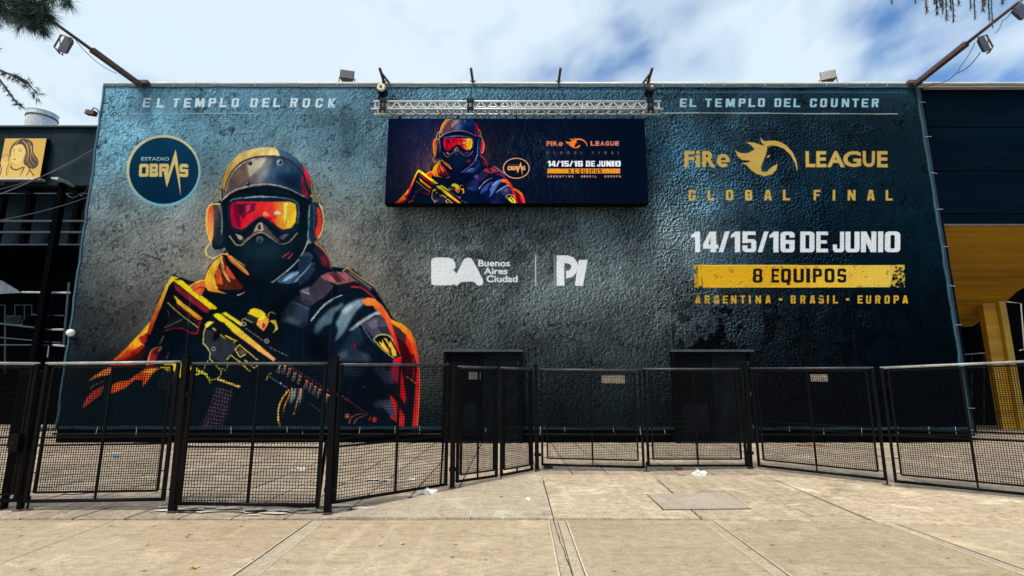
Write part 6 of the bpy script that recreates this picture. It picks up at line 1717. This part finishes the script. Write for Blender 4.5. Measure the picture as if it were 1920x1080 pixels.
def leaf(px, py, s, label, mat='leaf_dry', seed=1):
    g0 = onG(px, py); rr = random.Random(seed); n = 14; m = MB(); c = (0,0,.012)
    ring = []
    for k in range(n):
        a = 2*math.pi*k/n; r = s*(1.0 if k % 2 == 0 else .42)*rr.uniform(.75,1.15)
        ring.append((math.cos(a)*r, math.sin(a)*r*.7, rr.uniform(0, s*.35)))
    for k in range(n): m.tri(c, ring[k], ring[(k+1) % n])
    o = m.build('dry_leaf', M[mat]); o.location = (g0.x, g0.y, .006); o.rotation_euler[2] = rr.uniform(0, 6)
    tag(o, label, 'leaf', 'dry leaves scattered on the pavement')
leaf(365,1066,.055,'largest yellow dry leaf at the bottom edge of the pavement',seed=2)
leaf(275,1023,.035,'pale yellow leaf on the pavement between crack and double joint',seed=3)
leaf(350,1008,.028,'small dark red leaf on the pavement above the yellow ones','litter_pink',seed=4)
leaf(755,1021,.042,'orange yellow leaf on the pavement below the plastic bag',seed=5)
leaf(854,1021,.030,'small yellow leaf on the pavement beside the orange yellow one',seed=6)
leaf(1815,940,.030,'yellow leaf lying before the last angled panel',seed=7)
leaf(1557,880,.035,'yellow leaf lying under the panel with plate below the countries',seed=8)
leaf(1405,1032,.022,'small reddish leaf on the joint strip near the bottom edge','litter_pink',seed=9)
leaf(1886,963,.022,'small reddish leaf on the concrete near the picture edge','litter_pink',seed=10)
leaf(1328,911,.020,'tiny orange leaf just before the white tissue',seed=11)
weed = MB()
for k in range(60):
    g0 = onG(600+random.uniform(-8,18), 955+random.uniform(-3,6)); h_ = random.uniform(.015,.06); a = random.uniform(0,6.28)
    weed.tri((g0.x-.004,g0.y,0.01),(g0.x+.004,g0.y,0.01),(g0.x+math.cos(a)*.02,g0.y+math.sin(a)*.02,h_))
M['weed'] = mat_basic('weed_green', (.07,.10,.03), rough=.7, var=.5)
tag(weed.build('weeds', M['weed']), None, None, None, 'stuff')

# ------------------------------------------------------------------ trees reaching into the frame
def conifer(name, base, trunk_top, label, branches, mat, seed, density=1.0, dry=False):
    rr = random.Random(seed)
    t_ = empty(name, base, label, 'tree')
    part(MB().tube([base, Vector(base).lerp(Vector(trunk_top), .5)+Vector((.1,0,0)), trunk_top], [.26,.2,.08], 10), 'trunk', M['bark'], t_, smooth=True)
    nd = MB(); 
    for path, fan, ln, cnt in branches:
        pts = [Vector(p) for p in path]
        full = [Vector(trunk_top)*.3+Vector(base)*0+Vector((base[0]*.7, base[1]*.7, trunk_top[2]*.7))]
        root_ = Vector(base).lerp(Vector(trunk_top), .75)
        part(MB().tube([root_]+pts, [.05]+[.014]*(len(pts)-1)+[.004], 6, cap=False), 'branch', M['bark'], t_)
        # twigs and needles
        for k in range(cnt):
            u_ = rr.random()**.8; i = min(len(pts)-2, int(u_*(len(pts)-1))); f_ = u_*(len(pts)-1)-i
            c = pts[i].lerp(pts[i+1], f_)
            tw = Vector((rr.gauss(0,1), rr.gauss(0,1), rr.gauss(-.5,.7))).normalized()*fan*rr.uniform(.3,1)
            e = c+tw
            nd.tri(c+Vector((.003,0,0)), c-Vector((.003,0,0)), e)
            for q in range(int(26*density)):
                s = e.lerp(c, rr.random()*.6)
                d = (tw.normalized()*.9+Vector((rr.gauss(0,.5), rr.gauss(0,.5), rr.gauss(-.35,.5)))).normalized()*ln*rr.uniform(.6,1.1)
                sd_ = d.cross(Vector((rr.gauss(0,1), rr.gauss(0,1), rr.gauss(0,1)))).normalized()*.0032
                nd.tri(s-sd_, s+sd_, s+d)
    part(nd, 'foliage', mat, t_, kind='stuff')
Yt = 5.5
P_ = lambda x, y, Y=Yt: tuple(onY(x, y, Y))
conifer('pine_tree', (-9.0, 5.5, 0), (-8.6, 5.6, 9.5), 'dark green needle tree whose drooping branch tips hang beside the rusty pole',
        [([P_(-260,-80), P_(-60,-20), P_(40,0), P_(85,22)], .15, .20, 110),
         ([P_(-200,-120), P_(-20,-50), P_(60,-20), P_(138,-4)], .11, .18, 60),
         ([P_(-220,0), P_(-60,5), P_(0,12), P_(58,40)], .14, .19, 100),
         ([P_(-120,-60), P_(0,-20), P_(60,25), P_(78,55)], .10, .15, 60),
         ([P_(-200,20), P_(-60,20), P_(-10,40)], .07, .12, 26)], M['needle'], 4, 1.5)
conifer('pine_tree', (-10.4, 6.6, 0), (-9.9, 6.6, 9), 'sparser needle tree with brownish tips just above the round roof tank',
        [([P_(-150,90,6.5), P_(-30,120,6.5), P_(20,140,6.5), P_(50,152,6.5), P_(70,178,6.5)], .09, .09, 60),
         ([P_(-150,70,6.5), P_(-40,110,6.5), P_(0,150,6.5), P_(25,185,6.5), P_(38,200,6.5)], .05, .06, 30),
         ([P_(-150,30,6.5), P_(-40,60,6.5), P_(-5,90,6.5)], .06, .08, 22)], M['needle'], 9, .55)
# hanging catkin-like dry sprays at the upper right edge
rr = random.Random(12)
base = (9.6, 6.0, 0)
t_ = empty('cypress_tree', base, 'tree with brown and dark drooping sprays hanging into the sky over the brown pole', 'tree')
part(MB().tube([base, (9.4,6.0,5), (8.8,6.0,9.6)], [.25,.2,.08], 10), 'trunk', M['bark'], t_, smooth=True)
part(MB().tube([(8.9,6.0,8.9), P_(1990,-60,6), P_(1860,-50,6), P_(1740,-40,6), P_(1660,-24,6)], [.06,.04,.03,.02,.006], 6), 'branch', M['bark'], t_)
nd, nd2 = MB(), MB()
for (px, ye, w_) in ((1672,6,4),(1716,4,4),(1737,22,9),(1752,6,8),(1757,26,9),(1768,24,10),(1775,36,9),(1788,38,8),(1783,20,10),(1798,8,8),(1820,16,6),(1828,36,6),(1843,20,8),(1855,38,6),(1861,52,4),(1880,6,8),(1846,10,7),(1763,10,12)):
    a_ = onY(px-4, -45, 6+rr.uniform(-.2,.2)); e_ = onY(px, ye, a_.y)
    brown = rr.random() < .4
    tgt = nd2 if brown else nd
    for q in range(150):
        s = a_.lerp(e_, rr.random()); k = w_/980*6*.7
        d = Vector((rr.gauss(0,.7)*k, rr.gauss(0,.7)*k, -rr.uniform(.6,1.6)*k-.02))
        sd_ = Vector((rr.uniform(-1,1), rr.uniform(-1,1), 0)).normalized()*.0045
        tgt.tri(s-sd_, s+sd_, s+d)
    tgt.tube([a_, e_], .006, 4, cap=False)
part(nd, 'foliage', M['needle'], t_, kind='stuff'); part(nd2, 'dry_spray', M['needle_dry'], t_, kind='stuff')
